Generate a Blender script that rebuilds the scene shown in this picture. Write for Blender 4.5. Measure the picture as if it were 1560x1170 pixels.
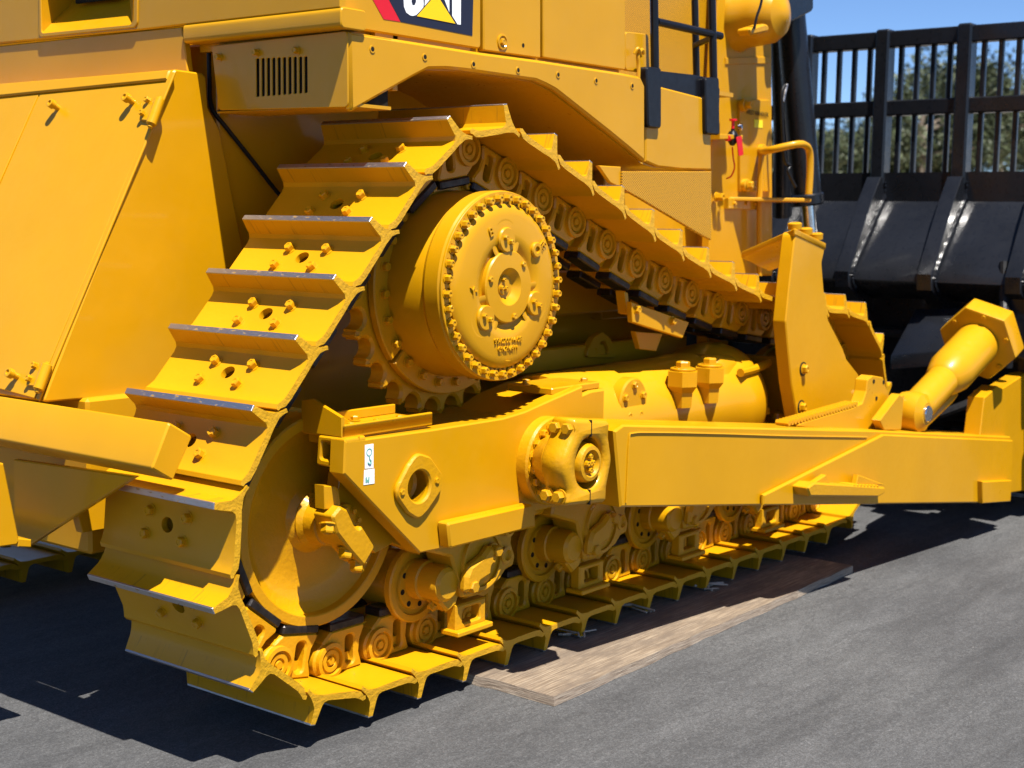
import bpy, bmesh, math, random
from mathutils import Vector as V, Matrix as Mx
random.seed(7)
R = math.radians
scene = bpy.context.scene
for o in list(bpy.data.objects): bpy.data.objects.remove(o)
col = scene.collection

# ------------------------------------------------------------------ camera
CAM = V((-2.6234, -3.3727, 1.7697)); YAW, PITCH, ROLL, FPX = 0.9036, 0.1158, 0.0141, 2165.7
_f = V((math.sin(YAW)*math.cos(PITCH), math.cos(YAW)*math.cos(PITCH), -math.sin(PITCH)))
_r0 = V((math.cos(YAW), -math.sin(YAW), 0)); _u0 = _r0.cross(_f)
_r = _r0*math.cos(ROLL) + _u0*math.sin(ROLL); _u = -_r0*math.sin(ROLL) + _u0*math.cos(ROLL)
cd = bpy.data.cameras.new('camera'); cam = bpy.data.objects.new('camera', cd); col.objects.link(cam)
mw = Mx.Identity(4)
for i in range(3):
    mw[i][0] = _r[i]; mw[i][1] = _u[i]; mw[i][2] = -_f[i]; mw[i][3] = CAM[i]
cam.matrix_world = mw
cd.sensor_fit = 'HORIZONTAL'; cd.sensor_width = 36; cd.lens = 36*FPX/1560
cd.clip_start = .05; cd.clip_end = 2000
cd.dof.use_dof = True; cd.dof.focus_distance = 5.2; cd.dof.aperture_fstop = 3.2
scene.camera = cam

# ------------------------------------------------------------------ light
SUN = V((-0.16, -0.37, 0.915)).normalized()
w = bpy.data.worlds.new('World'); scene.world = w; w.use_nodes = True
nt = w.node_tree; bg = nt.nodes['Background']
sky = nt.nodes.new('ShaderNodeTexSky'); sky.sky_type = 'NISHITA'; sky.sun_disc = False
sky.sun_elevation = math.asin(SUN.z); sky.sun_rotation = math.atan2(SUN.x, SUN.y)
sky.air_density = .6; sky.dust_density = 0; sky.ozone_density = 8
nt.links.new(sky.outputs[0], bg.inputs[0]); bg.inputs[1].default_value = .08
ld = bpy.data.lights.new('sun', 'SUN'); ld.energy = 5.0; ld.angle = R(.53); ld.color = (1, .955, .89)
sun = bpy.data.objects.new('sun', ld); col.objects.link(sun); sun.location = (0, -6, 12)
sun.rotation_euler = (-SUN).to_track_quat('-Z', 'Y').to_euler()
vs = scene.view_settings; vs.view_transform = 'Standard'; vs.look = 'None'; vs.gamma = 1; vs.exposure = 1.05
vs.use_curve_mapping = False
scene.cycles.diffuse_bounces = 2; scene.cycles.glossy_bounces = 3

# ------------------------------------------------------------------ pixel helpers (photo pixels, 1560 wide)
def ray(x, y): return _r*((x-780)/FPX) + _u*(-(y-585)/FPX) + _f
def at(x, y, ax, val):
    d = ray(x, y); i = 'xyz'.index(ax); return CAM + d*((val-CAM[i])/d[i])
def onplane(x, y, p0, n):
    d = ray(x, y); return CAM + d*((p0-CAM).dot(n)/d.dot(n))
def pp(pts, ax, val):
    k = [i for i in range(3) if 'xyz'[i] != ax]; out = []
    for x, y in pts:
        q = at(x, y, ax, val); out.append((q[k[0]], q[k[1]]))
    return out

# ------------------------------------------------------------------ materials
MATS = {}
def newmat(name):
    m = bpy.data.materials.new(name); m.use_nodes = True; MATS[name] = m
    t = m.node_tree; return m, t, t.nodes, t.links, t.nodes['Principled BSDF']
def noise(t, scale, detail=4, rough=.55, coord='Object', stretch=None):
    n = t.nodes.new('ShaderNodeTexNoise'); n.inputs['Scale'].default_value = scale
    n.inputs['Detail'].default_value = detail; n.inputs['Roughness'].default_value = rough
    if coord == 'pos':
        g = t.nodes.new('ShaderNodeNewGeometry'); src = g.outputs['Position']
    else:
        g = t.nodes.new('ShaderNodeTexCoord'); src = g.outputs[coord]
    if stretch:
        mp = t.nodes.new('ShaderNodeMapping'); mp.inputs['Scale'].default_value = stretch
        t.links.new(src, mp.inputs[0]); src = mp.outputs[0]
    t.links.new(src, n.inputs['Vector']); return n
def ramp(t, fac, stops):
    r = t.nodes.new('ShaderNodeValToRGB'); t.links.new(fac, r.inputs[0]); e = r.color_ramp.elements
    while len(e) < len(stops): e.new(.5)
    for k, (p, c) in enumerate(stops): e[k].position = p; e[k].color = (*c, 1)
    return r.outputs[0]
def bump(t, h, strength, dist, normal=None):
    b = t.nodes.new('ShaderNodeBump'); b.inputs['Strength'].default_value = strength; b.inputs['Distance'].default_value = dist
    t.links.new(h, b.inputs['Height'])
    if normal: t.links.new(normal, b.inputs['Normal'])
    return b.outputs[0]
def mixc(t, fac, a, b):
    m = t.nodes.new('ShaderNodeMix'); m.data_type = 'RGBA'; t.links.new(fac, m.inputs[0])
    for s, v in ((6, a), (7, b)):
        if isinstance(v, tuple): m.inputs[s].default_value = (*v, 1)
        else: t.links.new(v, m.inputs[s])
    return m.outputs[2]
def paint(name, c, rough=.33, coat=.25, wav=.05, grain=.04, var=.06, dirt=.0, castd=.0):
    m, t, N, L, p = newmat(name)
    n1 = noise(t, 2.2, 3); n2 = noise(t, 30, 4)
    c2 = tuple(x*(1-var) for x in c); c3 = tuple(min(1, x*(1+var*.6)) for x in c)
    base = ramp(t, n1.outputs[0], [(.3, c2), (.7, c3)])
    if name.startswith('yellow'):
        du = ramp(t, noise(t, 1.4, 9, .7, 'pos').outputs[0], [(.45, (0, 0, 0)), (.7, (.14,)*3)]); base = mixc(t, du, base, (.50, .28, .04))
    if dirt:
        n3 = noise(t, 7, 8, .72)
        f = ramp(t, n3.outputs[0], [(.60, (0, 0, 0)), (.74, (dirt,)*3)])
        base = mixc(t, f, base, tuple(x*.45+.02 for x in c))
    L.new(base, p.inputs['Base Color'])
    L.new(ramp(t, n2.outputs[0], [(.3, (rough*.8,)*3), (.7, (rough*1.25,)*3)]), p.inputs['Roughness'])
    p.inputs['Specular IOR Level'].default_value = .22; p.inputs['Coat Weight'].default_value = coat*.8; p.inputs['Coat Roughness'].default_value = .09
    b = bump(t, noise(t, 6, 2).outputs[0], wav, .02)
    b = bump(t, noise(t, 260, 2).outputs[0], grain, .002, b)
    if castd: b = bump(t, noise(t, 55, 5, .6).outputs[0], castd, .006, b)
    L.new(b, p.inputs['Normal']); return m
YEL = (.55, .263, .0015)
paint('yellow', YEL, dirt=.25)
paint('yellow_panel', YEL, rough=.36, wav=.07)
paint('yellow_cast', YEL, rough=.4, castd=.35, dirt=.35)
paint('yellow_flame_cut', (.56, .29, .008), rough=.45, castd=.9, dirt=.3)
paint('black_paint', (.0095, .0105, .0135), rough=.3, coat=.3, var=.35, wav=.15)
paint('black_trim', (.006, .006, .008), rough=.38, coat=.2, var=.2)
paint('navy', (.016, .018, .035), rough=.4, coat=.1)
paint('white', (.85, .87, .88), rough=.4, var=.02)
paint('red', (.62, .01, .02), rough=.35)
paint('logo_yellow', (.95, .55, .0), rough=.4, var=.02)
paint('green_print', (.16, .38, .32), rough=.5)
paint('sticker_yellow', (.9, .72, .02), rough=.4)
paint('decal_black', (.05, .035, .01), rough=.5)
def metal(name, c, rough, dark, dfac=.6, metallic=.9, st=(1, 1, 1)):
    m, t, N, L, p = newmat(name)
    n = noise(t, 14, 8, .7, stretch=st)
    L.new(ramp(t, n.outputs[0], [(.38, dark), (.38+dfac*.4, c)]), p.inputs['Base Color'])
    p.inputs['Metallic'].default_value = metallic
    L.new(ramp(t, noise(t, 40, 5).outputs[0], [(.3, (rough*.7,)*3), (.7, (rough*1.3,)*3)]), p.inputs['Roughness'])
    L.new(bump(t, noise(t, 90, 5).outputs[0], .25, .003), p.inputs['Normal'])
metal('worn_steel', (.42, .42, .44), .42, (.16, .15, .14), .5, .85, (6, 1, 6))
metal('rail_steel', (.06, .052, .05), .38, (.02, .018, .017), .8, .7)
metal('chrome', (.7, .7, .72), .12, (.55, .55, .56), .5, 1)
m, t, N, L, p = newmat('yellow_shoe')
tc = N.new('ShaderNodeTexCoord'); s3 = N.new('ShaderNodeSeparateXYZ'); L.new(tc.outputs['Object'], s3.inputs[0])
gi = N.new('ShaderNodeObjectInfo'); off = N.new('ShaderNodeVectorMath'); off.operation = 'ADD'; L.new(tc.outputs['Object'], off.inputs[0]); L.new(gi.outputs['Random'], off.inputs[1])
mp = N.new('ShaderNodeMapping'); mp.inputs['Scale'].default_value = (3, 70, 5); L.new(off.outputs[0], mp.inputs[0])
nz = N.new('ShaderNodeTexNoise'); nz.inputs['Scale'].default_value = 1; nz.inputs['Detail'].default_value = 5; L.new(mp.outputs[0], nz.inputs['Vector'])
def mth(op, a, b=None):
    n = N.new('ShaderNodeMath'); n.operation = op
    for k, v in ((0, a), (1, b)):
        if v is None: continue
        if isinstance(v, (int, float)): n.inputs[k].default_value = v
        else: L.new(v, n.inputs[k])
    return n.outputs[0]
gm = mth('GREATER_THAN', s3.outputs[2], .100)
scr = mth('MULTIPLY', gm, ramp(t, nz.outputs[0], [(.60, (0, 0, 0)), (.68, (.4,)*3)]))
n1 = noise(t, 2.2, 3); base = ramp(t, n1.outputs[0], [(.3, tuple(x*.93 for x in YEL)), (.7, tuple(x*1.04 for x in YEL))])
base = mixc(t, scr, base, (.12, .065, .012))
chip_ = ramp(t, noise(t, 38, 6, .7).outputs[0], [(.70, (0, 0, 0)), (.72, (.8,)*3)])
base = mixc(t, chip_, base, (.20, .11, .02))
L.new(base, p.inputs['Base Color']); p.inputs['Roughness'].default_value = .38; p.inputs['Specular IOR Level'].default_value = .3
b = bump(t, noise(t, 9, 3).outputs[0], .12, .02); b = bump(t, noise(t, 60, 5).outputs[0], .12, .003, b); L.new(b, p.inputs['Normal'])
m, t, N, L, p = newmat('worn_edge')
nz = noise(t, 24, 8, .72, 'Object', (3, 1, 3)); f = ramp(t, nz.outputs[0], [(.36, (0, 0, 0)), (.42, (1, 1, 1))])
L.new(mixc(t, f, (.30, .16, .02), (.46, .46, .48)), p.inputs['Base Color']); L.new(f, p.inputs['Metallic']); p.inputs['Roughness'].default_value = .42
L.new(bump(t, nz.outputs[0], .5, .004), p.inputs['Normal'])
paint('dark_void', (.012, .010, .006), rough=.8, coat=0)  # near-black: paints in the shade of holes and slots; also seams, washers, lens
paint('rubber', (.010, .010, .011), rough=.45, coat=0)
paint('pin_steel', (.3, .29, .28), rough=.3, coat=0)
# perforated sheet
m, t, N, L, p = newmat('perforated_yellow')
g = N.new('ShaderNodeNewGeometry'); sp = N.new('ShaderNodeSeparateXYZ'); L.new(g.outputs['Position'], sp.inputs[0])
def math_(op, a, b=None):
    n = N.new('ShaderNodeMath'); n.operation = op
    for k, v in ((0, a), (1, b)):
        if v is None: continue
        if isinstance(v, (int, float)): n.inputs[k].default_value = v
        else: L.new(v, n.inputs[k])
    return n.outputs[0]
sx = math_('SINE', math_('MULTIPLY', sp.outputs[0], 2*math.pi/.017)); sz = math_('SINE', math_('MULTIPLY', sp.outputs[2], 2*math.pi/.012))
hole = math_('GREATER_THAN', math_('MULTIPLY', sx, sz), .42)
L.new(mixc(t, hole, YEL, (.05, .03, .004)), p.inputs['Base Color']); p.inputs['Roughness'].default_value = .4
# asphalt
m, t, N, L, p = newmat('asphalt')
big = noise(t, .5, 6, .6, 'pos'); strk = noise(t, 1.3, 9, .72, 'pos', (.5, 2.6, 1)); fine = noise(t, 190, 3, .7, 'pos'); mid = noise(t, 7, 9, .75, 'pos')
vo = N.new('ShaderNodeTexVoronoi'); vo.inputs['Scale'].default_value = 95; gq = N.new('ShaderNodeNewGeometry'); L.new(gq.outputs['Position'], vo.inputs['Vector'])
c1 = ramp(t, big.outputs[0], [(.3, (.056, .056, .057)), (.7, (.086, .086, .085))])
def mul(a, b_, f=1):
    q = N.new('ShaderNodeMix'); q.data_type = 'RGBA'; q.blend_type = 'MULTIPLY'; q.inputs[0].default_value = f; L.new(a, q.inputs[6]); L.new(b_, q.inputs[7]); return q.outputs[2]
c = mul(c1, ramp(t, strk.outputs[0], [(.36, (.74,)*3), (.62, (1.16,)*3)]))
c = mul(c, ramp(t, fine.outputs[0], [(.34, (.62,)*3), (.5, (1.0,)*3), (.66, (1.5,)*3)]))
bw = N.new('ShaderNodeSeparateColor'); L.new(vo.outputs['Color'], bw.inputs[0])
c = mul(c, ramp(t, bw.outputs[0], [(.0, (.88,)*3), (.6, (1.0,)*3), (1, (1.18,)*3)]))
stain = ramp(t, mid.outputs[0], [(.59, (0, 0, 0)), (.70, (.55,)*3)])
c = mixc(t, stain, c, (.040, .040, .041))
wv = noise(t, 1.7, 10, .78, 'pos', (.8, 2.2, 1))
scuff = ramp(t, wv.outputs[0], [(.486, (0, 0, 0)), (.5, (.7,)*3), (.514, (0, 0, 0))])
c = mixc(t, scuff, c, (.036, .036, .037))
pale = ramp(t, noise(t, 300, 2, .5, 'pos').outputs[0], [(.72, (0, 0, 0)), (.76, (.5,)*3)])
c = mixc(t, pale, c, (.26, .26, .25))
L.new(c, p.inputs['Base Color']); p.inputs['Roughness'].default_value = .85; p.inputs['Specular IOR Level'].default_value = .3
b = bump(t, fine.outputs[0], .45, .006); b = bump(t, vo.outputs['Distance'], .3, .004, b); b = bump(t, noise(t, 14, 7, .65, 'pos').outputs[0], .35, .03, b); L.new(b, p.inputs['Normal'])
# plywood
m, t, N, L, p = newmat('plywood')
gr = noise(t, 1, 6, .6, 'Object', (5, 150, 30)); bl = noise(t, 2.4, 9, .75, 'Object', (1, 2.6, 1)); fl = noise(t, 120, 4, .7)
c1 = ramp(t, gr.outputs[0], [(.32, (.11, .075, .045)), (.5, (.22, .165, .11)), (.68, (.33, .265, .19))])
st = ramp(t, bl.outputs[0], [(.40, (.8,)*3), (.56, (0, 0, 0))])
c = mixc(t, st, c1, (.12, .09, .065))
L.new(c, p.inputs['Base Color']); p.inputs['Roughness'].default_value = .8
b = bump(t, gr.outputs[0], .5, .006); b = bump(t, fl.outputs[0], .2, .002, b); L.new(b, p.inputs['Normal'])
m, t, N, L, p = newmat('plywood_edge')
tc = N.new('ShaderNodeTexCoord'); s3 = N.new('ShaderNodeSeparateXYZ'); L.new(tc.outputs['Object'], s3.inputs[0])
ly = math_('SINE', math_('MULTIPLY', s3.outputs[2], 1100)) if False else None
gr = noise(t, 1, 6, .6, 'Object', (8, 8, 330))
L.new(ramp(t, gr.outputs[0], [(.35, (.13, .09, .06)), (.5, (.3, .23, .165)), (.65, (.42, .35, .27))]), p.inputs['Base Color']); p.inputs['Roughness'].default_value = .85
L.new(bump(t, gr.outputs[0], .7, .008), p.inputs['Normal'])
def leafmat(name, a, b_):
    m, t, N, L, p = newmat(name)
    oi = noise(t, 1.1, 5, .6); L.new(ramp(t, oi.outputs[0], [(.3, a), (.7, b_)]), p.inputs['Base Color'])
    p.inputs['Roughness'].default_value = .6; p.inputs['Subsurface Weight'].default_value = 0
leafmat('leaf_olive', (.030, .044, .016), (.080, .095, .036)); leafmat('leaf_green', (.024, .040, .012), (.062, .082, .026))
leafmat('bark', (.12, .09, .06), (.26, .21, .16))
m, t, N, L, p = newmat('dry_soil')
L.new(ramp(t, noise(t, .6, 6, .6, 'pos').outputs[0], [(.3, (.36, .29, .2)), (.7, (.52, .44, .33))]), p.inputs['Base Color']); p.inputs['Roughness'].default_value = .9
m, t, N, L, p = newmat('grit_stone')
L.new(ramp(t, noise(t, 3, 3, .6, 'pos').outputs[0], [(.35, (.05, .05, .05)), (.65, (.16, .155, .145))]), p.inputs['Base Color']); p.inputs['Roughness'].default_value = .9
m, t, N, L, p = newmat('scrap_wood')
L.new(ramp(t, noise(t, 20, 6, .6).outputs[0], [(.3, (.3, .22, .15)), (.7, (.62, .52, .4))]), p.inputs['Base Color']); p.inputs['Roughness'].default_value = .85

# ------------------------------------------------------------------ mesh helpers
I4 = Mx.Identity(4); W = {}
def mesh(bm, name='m', bevel=0, seg=1, ang=35, doubles=True):
    if doubles: bmesh.ops.remove_doubles(bm, verts=bm.verts, dist=1e-5)
    bmesh.ops.recalc_face_normals(bm, faces=bm.faces)
    if bevel:
        es = [e for e in bm.edges if len(e.link_faces) == 2 and e.calc_face_angle(0) > R(28)]
        bmesh.ops.bevel(bm, geom=es, offset=bevel, segments=seg, affect='EDGES', profile=.6, clamp_overlap=True)
        bmesh.ops.recalc_face_normals(bm, faces=bm.faces)
    me = bpy.data.meshes.new(name); bm.to_mesh(me); bm.free()
    for p_ in me.polygons: p_.use_smooth = True
    me.set_sharp_from_angle(angle=R(ang)); return me
def obj(name, me, mat=None, parent=None, M=I4, **kw):
    if mat and not len(me.materials): me.materials.append(MATS[mat])
    o = bpy.data.objects.new(name, me); col.objects.link(o)
    if parent:
        o.parent = parent; o.matrix_basis = W[parent.name].inverted() @ M
    else: o.matrix_basis = M
    W[o.name] = M.copy()
    for k, v in kw.items(): o[k] = v
    return o
def box(bm, lo, hi, M=None):
    lo, hi = V(lo), V(hi); vs_ = []
    for z in (lo.z, hi.z):
        for x, y in ((lo.x, lo.y), (hi.x, lo.y), (hi.x, hi.y), (lo.x, hi.y)):
            q = V((x, y, z)); vs_.append(bm.verts.new(M @ q if M else q))
    for f in ((0, 1, 2, 3), (4, 5, 6, 7), (0, 1, 5, 4), (1, 2, 6, 5), (2, 3, 7, 6), (3, 0, 4, 7)):
        bm.faces.new([vs_[k] for k in f])
def boxm(lo, hi, bevel=.004, seg=1, M=None):
    bm = bmesh.new(); box(bm, lo, hi, M); return mesh(bm, bevel=bevel, seg=seg)
def frame(p0, d):
    d = V(d).normalized(); a = V((0, 0, 1)) if abs(d.z) < .9 else V((1, 0, 0))
    x = a.cross(d).normalized(); y = d.cross(x)
    M = Mx.Identity(4)
    for i in range(3): M[i][0] = x[i]; M[i][1] = y[i]; M[i][2] = d[i]; M[i][3] = p0[i]
    return M
def lathe(bm, prof, n=40, M=I4, closed=False):
    rings = []
    for r, h in prof:
        if r < 1e-6: rings.append([bm.verts.new(M @ V((0, 0, h)))])
        else: rings.append([bm.verts.new(M @ V((r*math.cos(2*math.pi*k/n), r*math.sin(2*math.pi*k/n), h))) for k in range(n)])
    prs = list(zip(rings, rings[1:])) + ([(rings[-1], rings[0])] if closed else [])
    for a, b in prs:
        for k in range(n):
            q = [a[k % len(a)], a[(k+1) % n % len(a)], b[(k+1) % n % len(b)], b[k % len(b)]]
            u = []
            for v in q:
                if v not in u: u.append(v)
            if len(u) > 2: bm.faces.new(u)
def cyl(bm, p0, p1, r0, r1=None, n=24):
    p0, p1 = V(p0), V(p1); M = frame(p0, p1-p0); h = (p1-p0).length; r1 = r0 if r1 is None else r1
    lathe(bm, [(0, 0), (r0, 0), (r1, h), (0, h)], n, M)
def cylm(p0, p1, r0, r1=None, n=24, bevel=.003):
    bm = bmesh.new(); cyl(bm, p0, p1, r0, r1, n); return mesh(bm, bevel=bevel)
def lathem(prof, p0, d, n=40, bevel=0, ang=30):
    bm = bmesh.new(); lathe(bm, prof, n, frame(V(p0), d)); return mesh(bm, bevel=bevel, ang=ang)
def smoothpath(pts, n=6):
    P = [V(p) for p in pts]; out = []
    for i in range(len(P)-1):
        a, b, c, d = P[max(i-1, 0)], P[i], P[i+1], P[min(i+2, len(P)-1)]
        for k in range(n):
            t = k/n
            out.append(.5*((2*b)+(c-a)*t+(2*a-5*b+4*c-d)*t*t+(3*b-a-3*c+d)*t**3))
    return out+[P[-1]]
def tube(bm, pts, r, n=10):
    P = [V(p) for p in pts]; rings = []; up = None
    for i, p_ in enumerate(P):
        d = (P[min(i+1, len(P)-1)]-P[max(i-1, 0)]).normalized()
        if up is None: up = (V((0, 0, 1)) if abs(d.z) < .9 else V((1, 0, 0)))
        x = up.cross(d).normalized(); y = d.cross(x); up = y
        rr = r[i] if isinstance(r, (list, tuple)) else r
        rings.append([bm.verts.new(p_+x*rr*math.cos(2*math.pi*k/n)+y*rr*math.sin(2*math.pi*k/n)) for k in range(n)])
    for a, b in zip(rings, rings[1:]):
        for k in range(n): bm.faces.new((a[k], a[(k+1) % n], b[(k+1) % n], b[k]))
    bm.faces.new(rings[0]); bm.faces.new(rings[-1])
def tubem(pts, r, n=10, sm=0):
    bm = bmesh.new(); tube(bm, smoothpath(pts, sm) if sm else pts, r, n); return mesh(bm)
def fillet(pts, r, n=5):
    out = []; m_ = len(pts)
    for i in range(m_):
        rr = r[i] if isinstance(r, (list, tuple)) else r
        p0, p1, p2 = V(pts[i-1]).to_2d(), V(pts[i]).to_2d(), V(pts[(i+1) % m_]).to_2d()
        a, b = p0-p1, p2-p1
        if rr <= 0 or a.length < 1e-6 or b.length < 1e-6: out.append(tuple(p1)); continue
        la, lb = a.length, b.length; a.normalize(); b.normalize(); an = math.acos(max(-1, min(1, a.dot(b))))
        if an > R(172): out.append(tuple(p1)); continue
        d = min(rr/math.tan(an/2), la*.48, lb*.48)
        s, e = p1+a*d, p1+b*d
        for k in range(n+1):
            t = k/n; q = s*(1-t)**2+p1*2*t*(1-t)+e*t*t; out.append(tuple(q))
    return out
def circle2(c, r, n=24, r2=None, rot=0):
    r2 = r if r2 is None else r2
    return [(c[0]+r*math.cos(2*math.pi*k/n)*math.cos(rot)-r2*math.sin(2*math.pi*k/n)*math.sin(rot), c[1]+r*math.cos(2*math.pi*k/n)*math.sin(rot)+r2*math.sin(2*math.pi*k/n)*math.cos(rot)) for k in range(n)]
def prism(outline, t, ax='y', val=0, holes=(), bevel=.003, M=None, ang=35):
    """flat plate with holes: outline in the two remaining axes, occupying val..val+t on ax"""
    cu = bpy.data.curves.new('c', 'CURVE'); cu.dimensions = '2D'; cu.fill_mode = 'BOTH'
    bv = min(bevel, t*.45); cu.extrude = t/2-bv; cu.bevel_depth = bv; cu.bevel_resolution = 0; cu.offset = -bv
    for poly in [outline]+list(holes):
        s = cu.splines.new('POLY'); s.points.add(len(poly)-1); s.use_cyclic_u = True
        for q, c in zip(s.points, poly): q.co = (c[0], c[1], 0, 1)
    o = bpy.data.objects.new('c', cu); col.objects.link(o)
    dg = bpy.context.evaluated_depsgraph_get(); me0 = bpy.data.meshes.new_from_object(o.evaluated_get(dg))
    bpy.data.objects.remove(o); bpy.data.curves.remove(cu)
    bm = bmesh.new(); bm.from_mesh(me0); bpy.data.meshes.remove(me0)
    for v in bm.verts:
        u, v_, w_ = v.co; w_ += t/2
        v.co = {'y': (u, val+w_, v_), 'x': (val+w_, u, v_), 'z': (u, v_, val+w_)}[ax]
        if M: v.co = M @ v.co
    return mesh(bm, ang=ang)
def joinm(*ms):
    bm = bmesh.new()
    for me in ms: bm.from_mesh(me)
    me = bpy.data.meshes.new('j'); bm.to_mesh(me); bm.free()
    for p_ in me.polygons: p_.use_smooth = True
    me.set_sharp_from_angle(angle=R(35)); return me
# shared hexagon bolt: unit radius, along +z
bm = bmesh.new(); lathe(bm, [(0, 0), (1.28, 0), (1.28, .16), (1.0, .17), (0, .17)], 12)
lathe(bm, [(0, .15), (1, .15), (1, .82), (.86, .98), (.5, .98), (.45, .9), (0, .9)], 6)
BOLT = mesh(bm, 'bolt', ang=25); BOLT.materials.append(MATS['yellow'])
bm = bmesh.new(); lathe(bm, [(0, 0), (1.28, 0), (1.28, .16), (1.0, .17), (0, .17)], 12)
lathe(bm, [(0, .15), (1, .15), (1, .82), (.86, .98), (0, .98)], 6)
BOLT_DULL = mesh(bm, 'bolt_d', ang=25); BOLT_DULL.materials.append(MATS['yellow_cast'])
def bolt(parent, p0, d, r=.018, h=None, me=None, spin=None):
    h = r*1.25 if h is None else h
    M = frame(V(p0), d) @ Mx.Rotation(random.random()*6 if spin is None else spin, 4, 'Z') @ Mx.Diagonal((r, r, h, 1))
    return obj('bolt', me or BOLT, None, parent, M)

# ================================================================== setting
GZ = -.040
bm = bmesh.new(); S = 900
for a in (-S, S):
    pass
vv = [bm.verts.new(q) for q in ((-S, -S, GZ), (S, -S, GZ), (S, S, GZ), (-S, S, GZ))]; bm.faces.new(vv)
obj('asphalt_yard', mesh(bm), 'asphalt', kind='structure')
# dry embankment behind the yard
bm = bmesh.new(); rows = []
for k in range(61):
    yy = -90+k*4.5; h = 4.1+.35*math.sin(k*.7)+.2*math.sin(k*1.9)
    rows.append([bm.verts.new(q) for q in ((46, yy, GZ-.2), (53, yy, 1.6+.2*math.sin(k*1.3)), (60, yy, h), (160, yy, h+2.5), (162, yy, GZ-.2))])
for a, b in zip(rows, rows[1:]):
    for k in range(4): bm.faces.new((a[k], b[k], b[k+1], a[k+1]))
obj('embankment', mesh(bm), 'dry_soil', kind='structure')

# ================================================================== bulldozer
B = bpy.data.objects.new('bulldozer', None); col.objects.link(B); B.location = (2.6, 1.63, 0)
W[B.name] = Mx.Translation((2.6, 1.63, 0)); B.empty_display_size = .5
B['label'] = 'large yellow track-type bulldozer with black barred blade parked on asphalt'; B['category'] = 'bulldozer'
def part(name, me, mat='yellow', parent=B, M=I4, **kw): return obj(name, me, mat, parent, M, **kw)

# ---- track
SH_Y = .355; HALF = .337; PIT = .258; RP = .525
C1 = V((.873, .692)); C2 = V((1.61, 1.513)); C3 = V((4.62, .692))
UP = [(4.40, 1.232), (4.13, 1.262), (3.88, 1.298), (3.631, 1.347), (3.385, 1.411), (3.135, 1.482), (2.893, 1.563), (2.648, 1.652), (2.413, 1.746), (2.174, 1.84), (1.932, 1.936)]
def trackpath(c3x):
    P = []
    n = 200
    for k in range(n): P.append(V((C1.x+(c3x-C1.x)*k/n, C1.y-RP)))
    for k in range(101):
        a = R(-90+180*k/100); P.append(V((c3x+RP*math.cos(a), C3.y+RP*math.sin(a))))
    up = [P[-1].to_3d()]+[V((x+(c3x-4.62)*max(0, (x-3.6)/1.0), z, 0)) for x, z in UP]+[V((C2.x+RP*math.cos(R(81)), C2.y+RP*math.sin(R(81)), 0))]
    P += [q.to_2d() for q in smoothpath(up, 20)[1:-1]]
    dd = (C1-C2).normalized(); a1 = math.degrees(math.atan2(-dd.x, dd.y)) % 360
    nrm = V((dd.y, -dd.x)); a1 = math.degrees(math.atan2(nrm.y, nrm.x))
    if nrm.x > 0: a1 = math.degrees(math.atan2(-nrm.y, -nrm.x))
    for k in range(61):
        a = R(81+(a1-81)*k/60); P.append(V((C2.x+RP*math.cos(a), C2.y+RP*math.sin(a))))
    s, e = P[-1], C1+RP*V((math.cos(R(a1)), math.sin(R(a1))))
    for k in range(1, 100): P.append(s.lerp(e, k/100))
    for k in range(80):
        a = R(a1+(270-a1)*k/80); P.append(V((C1.x+RP*math.cos(a), C1.y+RP*math.sin(a))))
    return P
def plen(P): return sum((P[i]-P[i-1]).length for i in range(len(P)))
L0 = plen(trackpath(4.62)); NSH = round(L0/PIT)
lo_, hi_ = 4.4, 4.85
for _ in range(40):
    mid_ = (lo_+hi_)/2
    if plen(trackpath(mid_)) < NSH*PIT: lo_ = mid_
    else: hi_ = mid_
C3.x = lo_; PATH = trackpath(lo_)
cum = [0]
for i in range(1, len(PATH)): cum.append(cum[-1]+(PATH[i]-PATH[i-1]).length)
TOT = cum[-1]+(PATH[0]-PATH[-1]).length
def onpath(s):
    s %= TOT; lo, hi = 0, len(cum)-1
    while lo < hi:
        m_ = (lo+hi+1)//2
        if cum[m_] <= s: lo = m_
        else: hi = m_-1
    nx = PATH[(lo+1) % len(PATH)]; sg = (nx-PATH[lo]).length
    return PATH[lo].lerp(nx, min(1, (s-cum[lo])/max(sg, 1e-9)))
S0 = .911-C1.x
PINS = [onpath(S0+PIT*k) for k in range(NSH)]
def track_frame(i, y):
    a, b = PINS[i], PINS[(i+1) % NSH]; u = (b-a).normalized(); M = Mx.Identity(4)
    n = V((u.y, -u.x))
    M[0][0], M[2][0] = u.x, u.y; M[1][1] = -1
    M[1][0] = 0; M[0][1] = 0; M[2][1] = 0
    M[0][2], M[1][2], M[2][2] = n.x, 0, n.y
    M[0][3], M[1][3], M[2][3] = a.x, y, a.y
    return M
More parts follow.
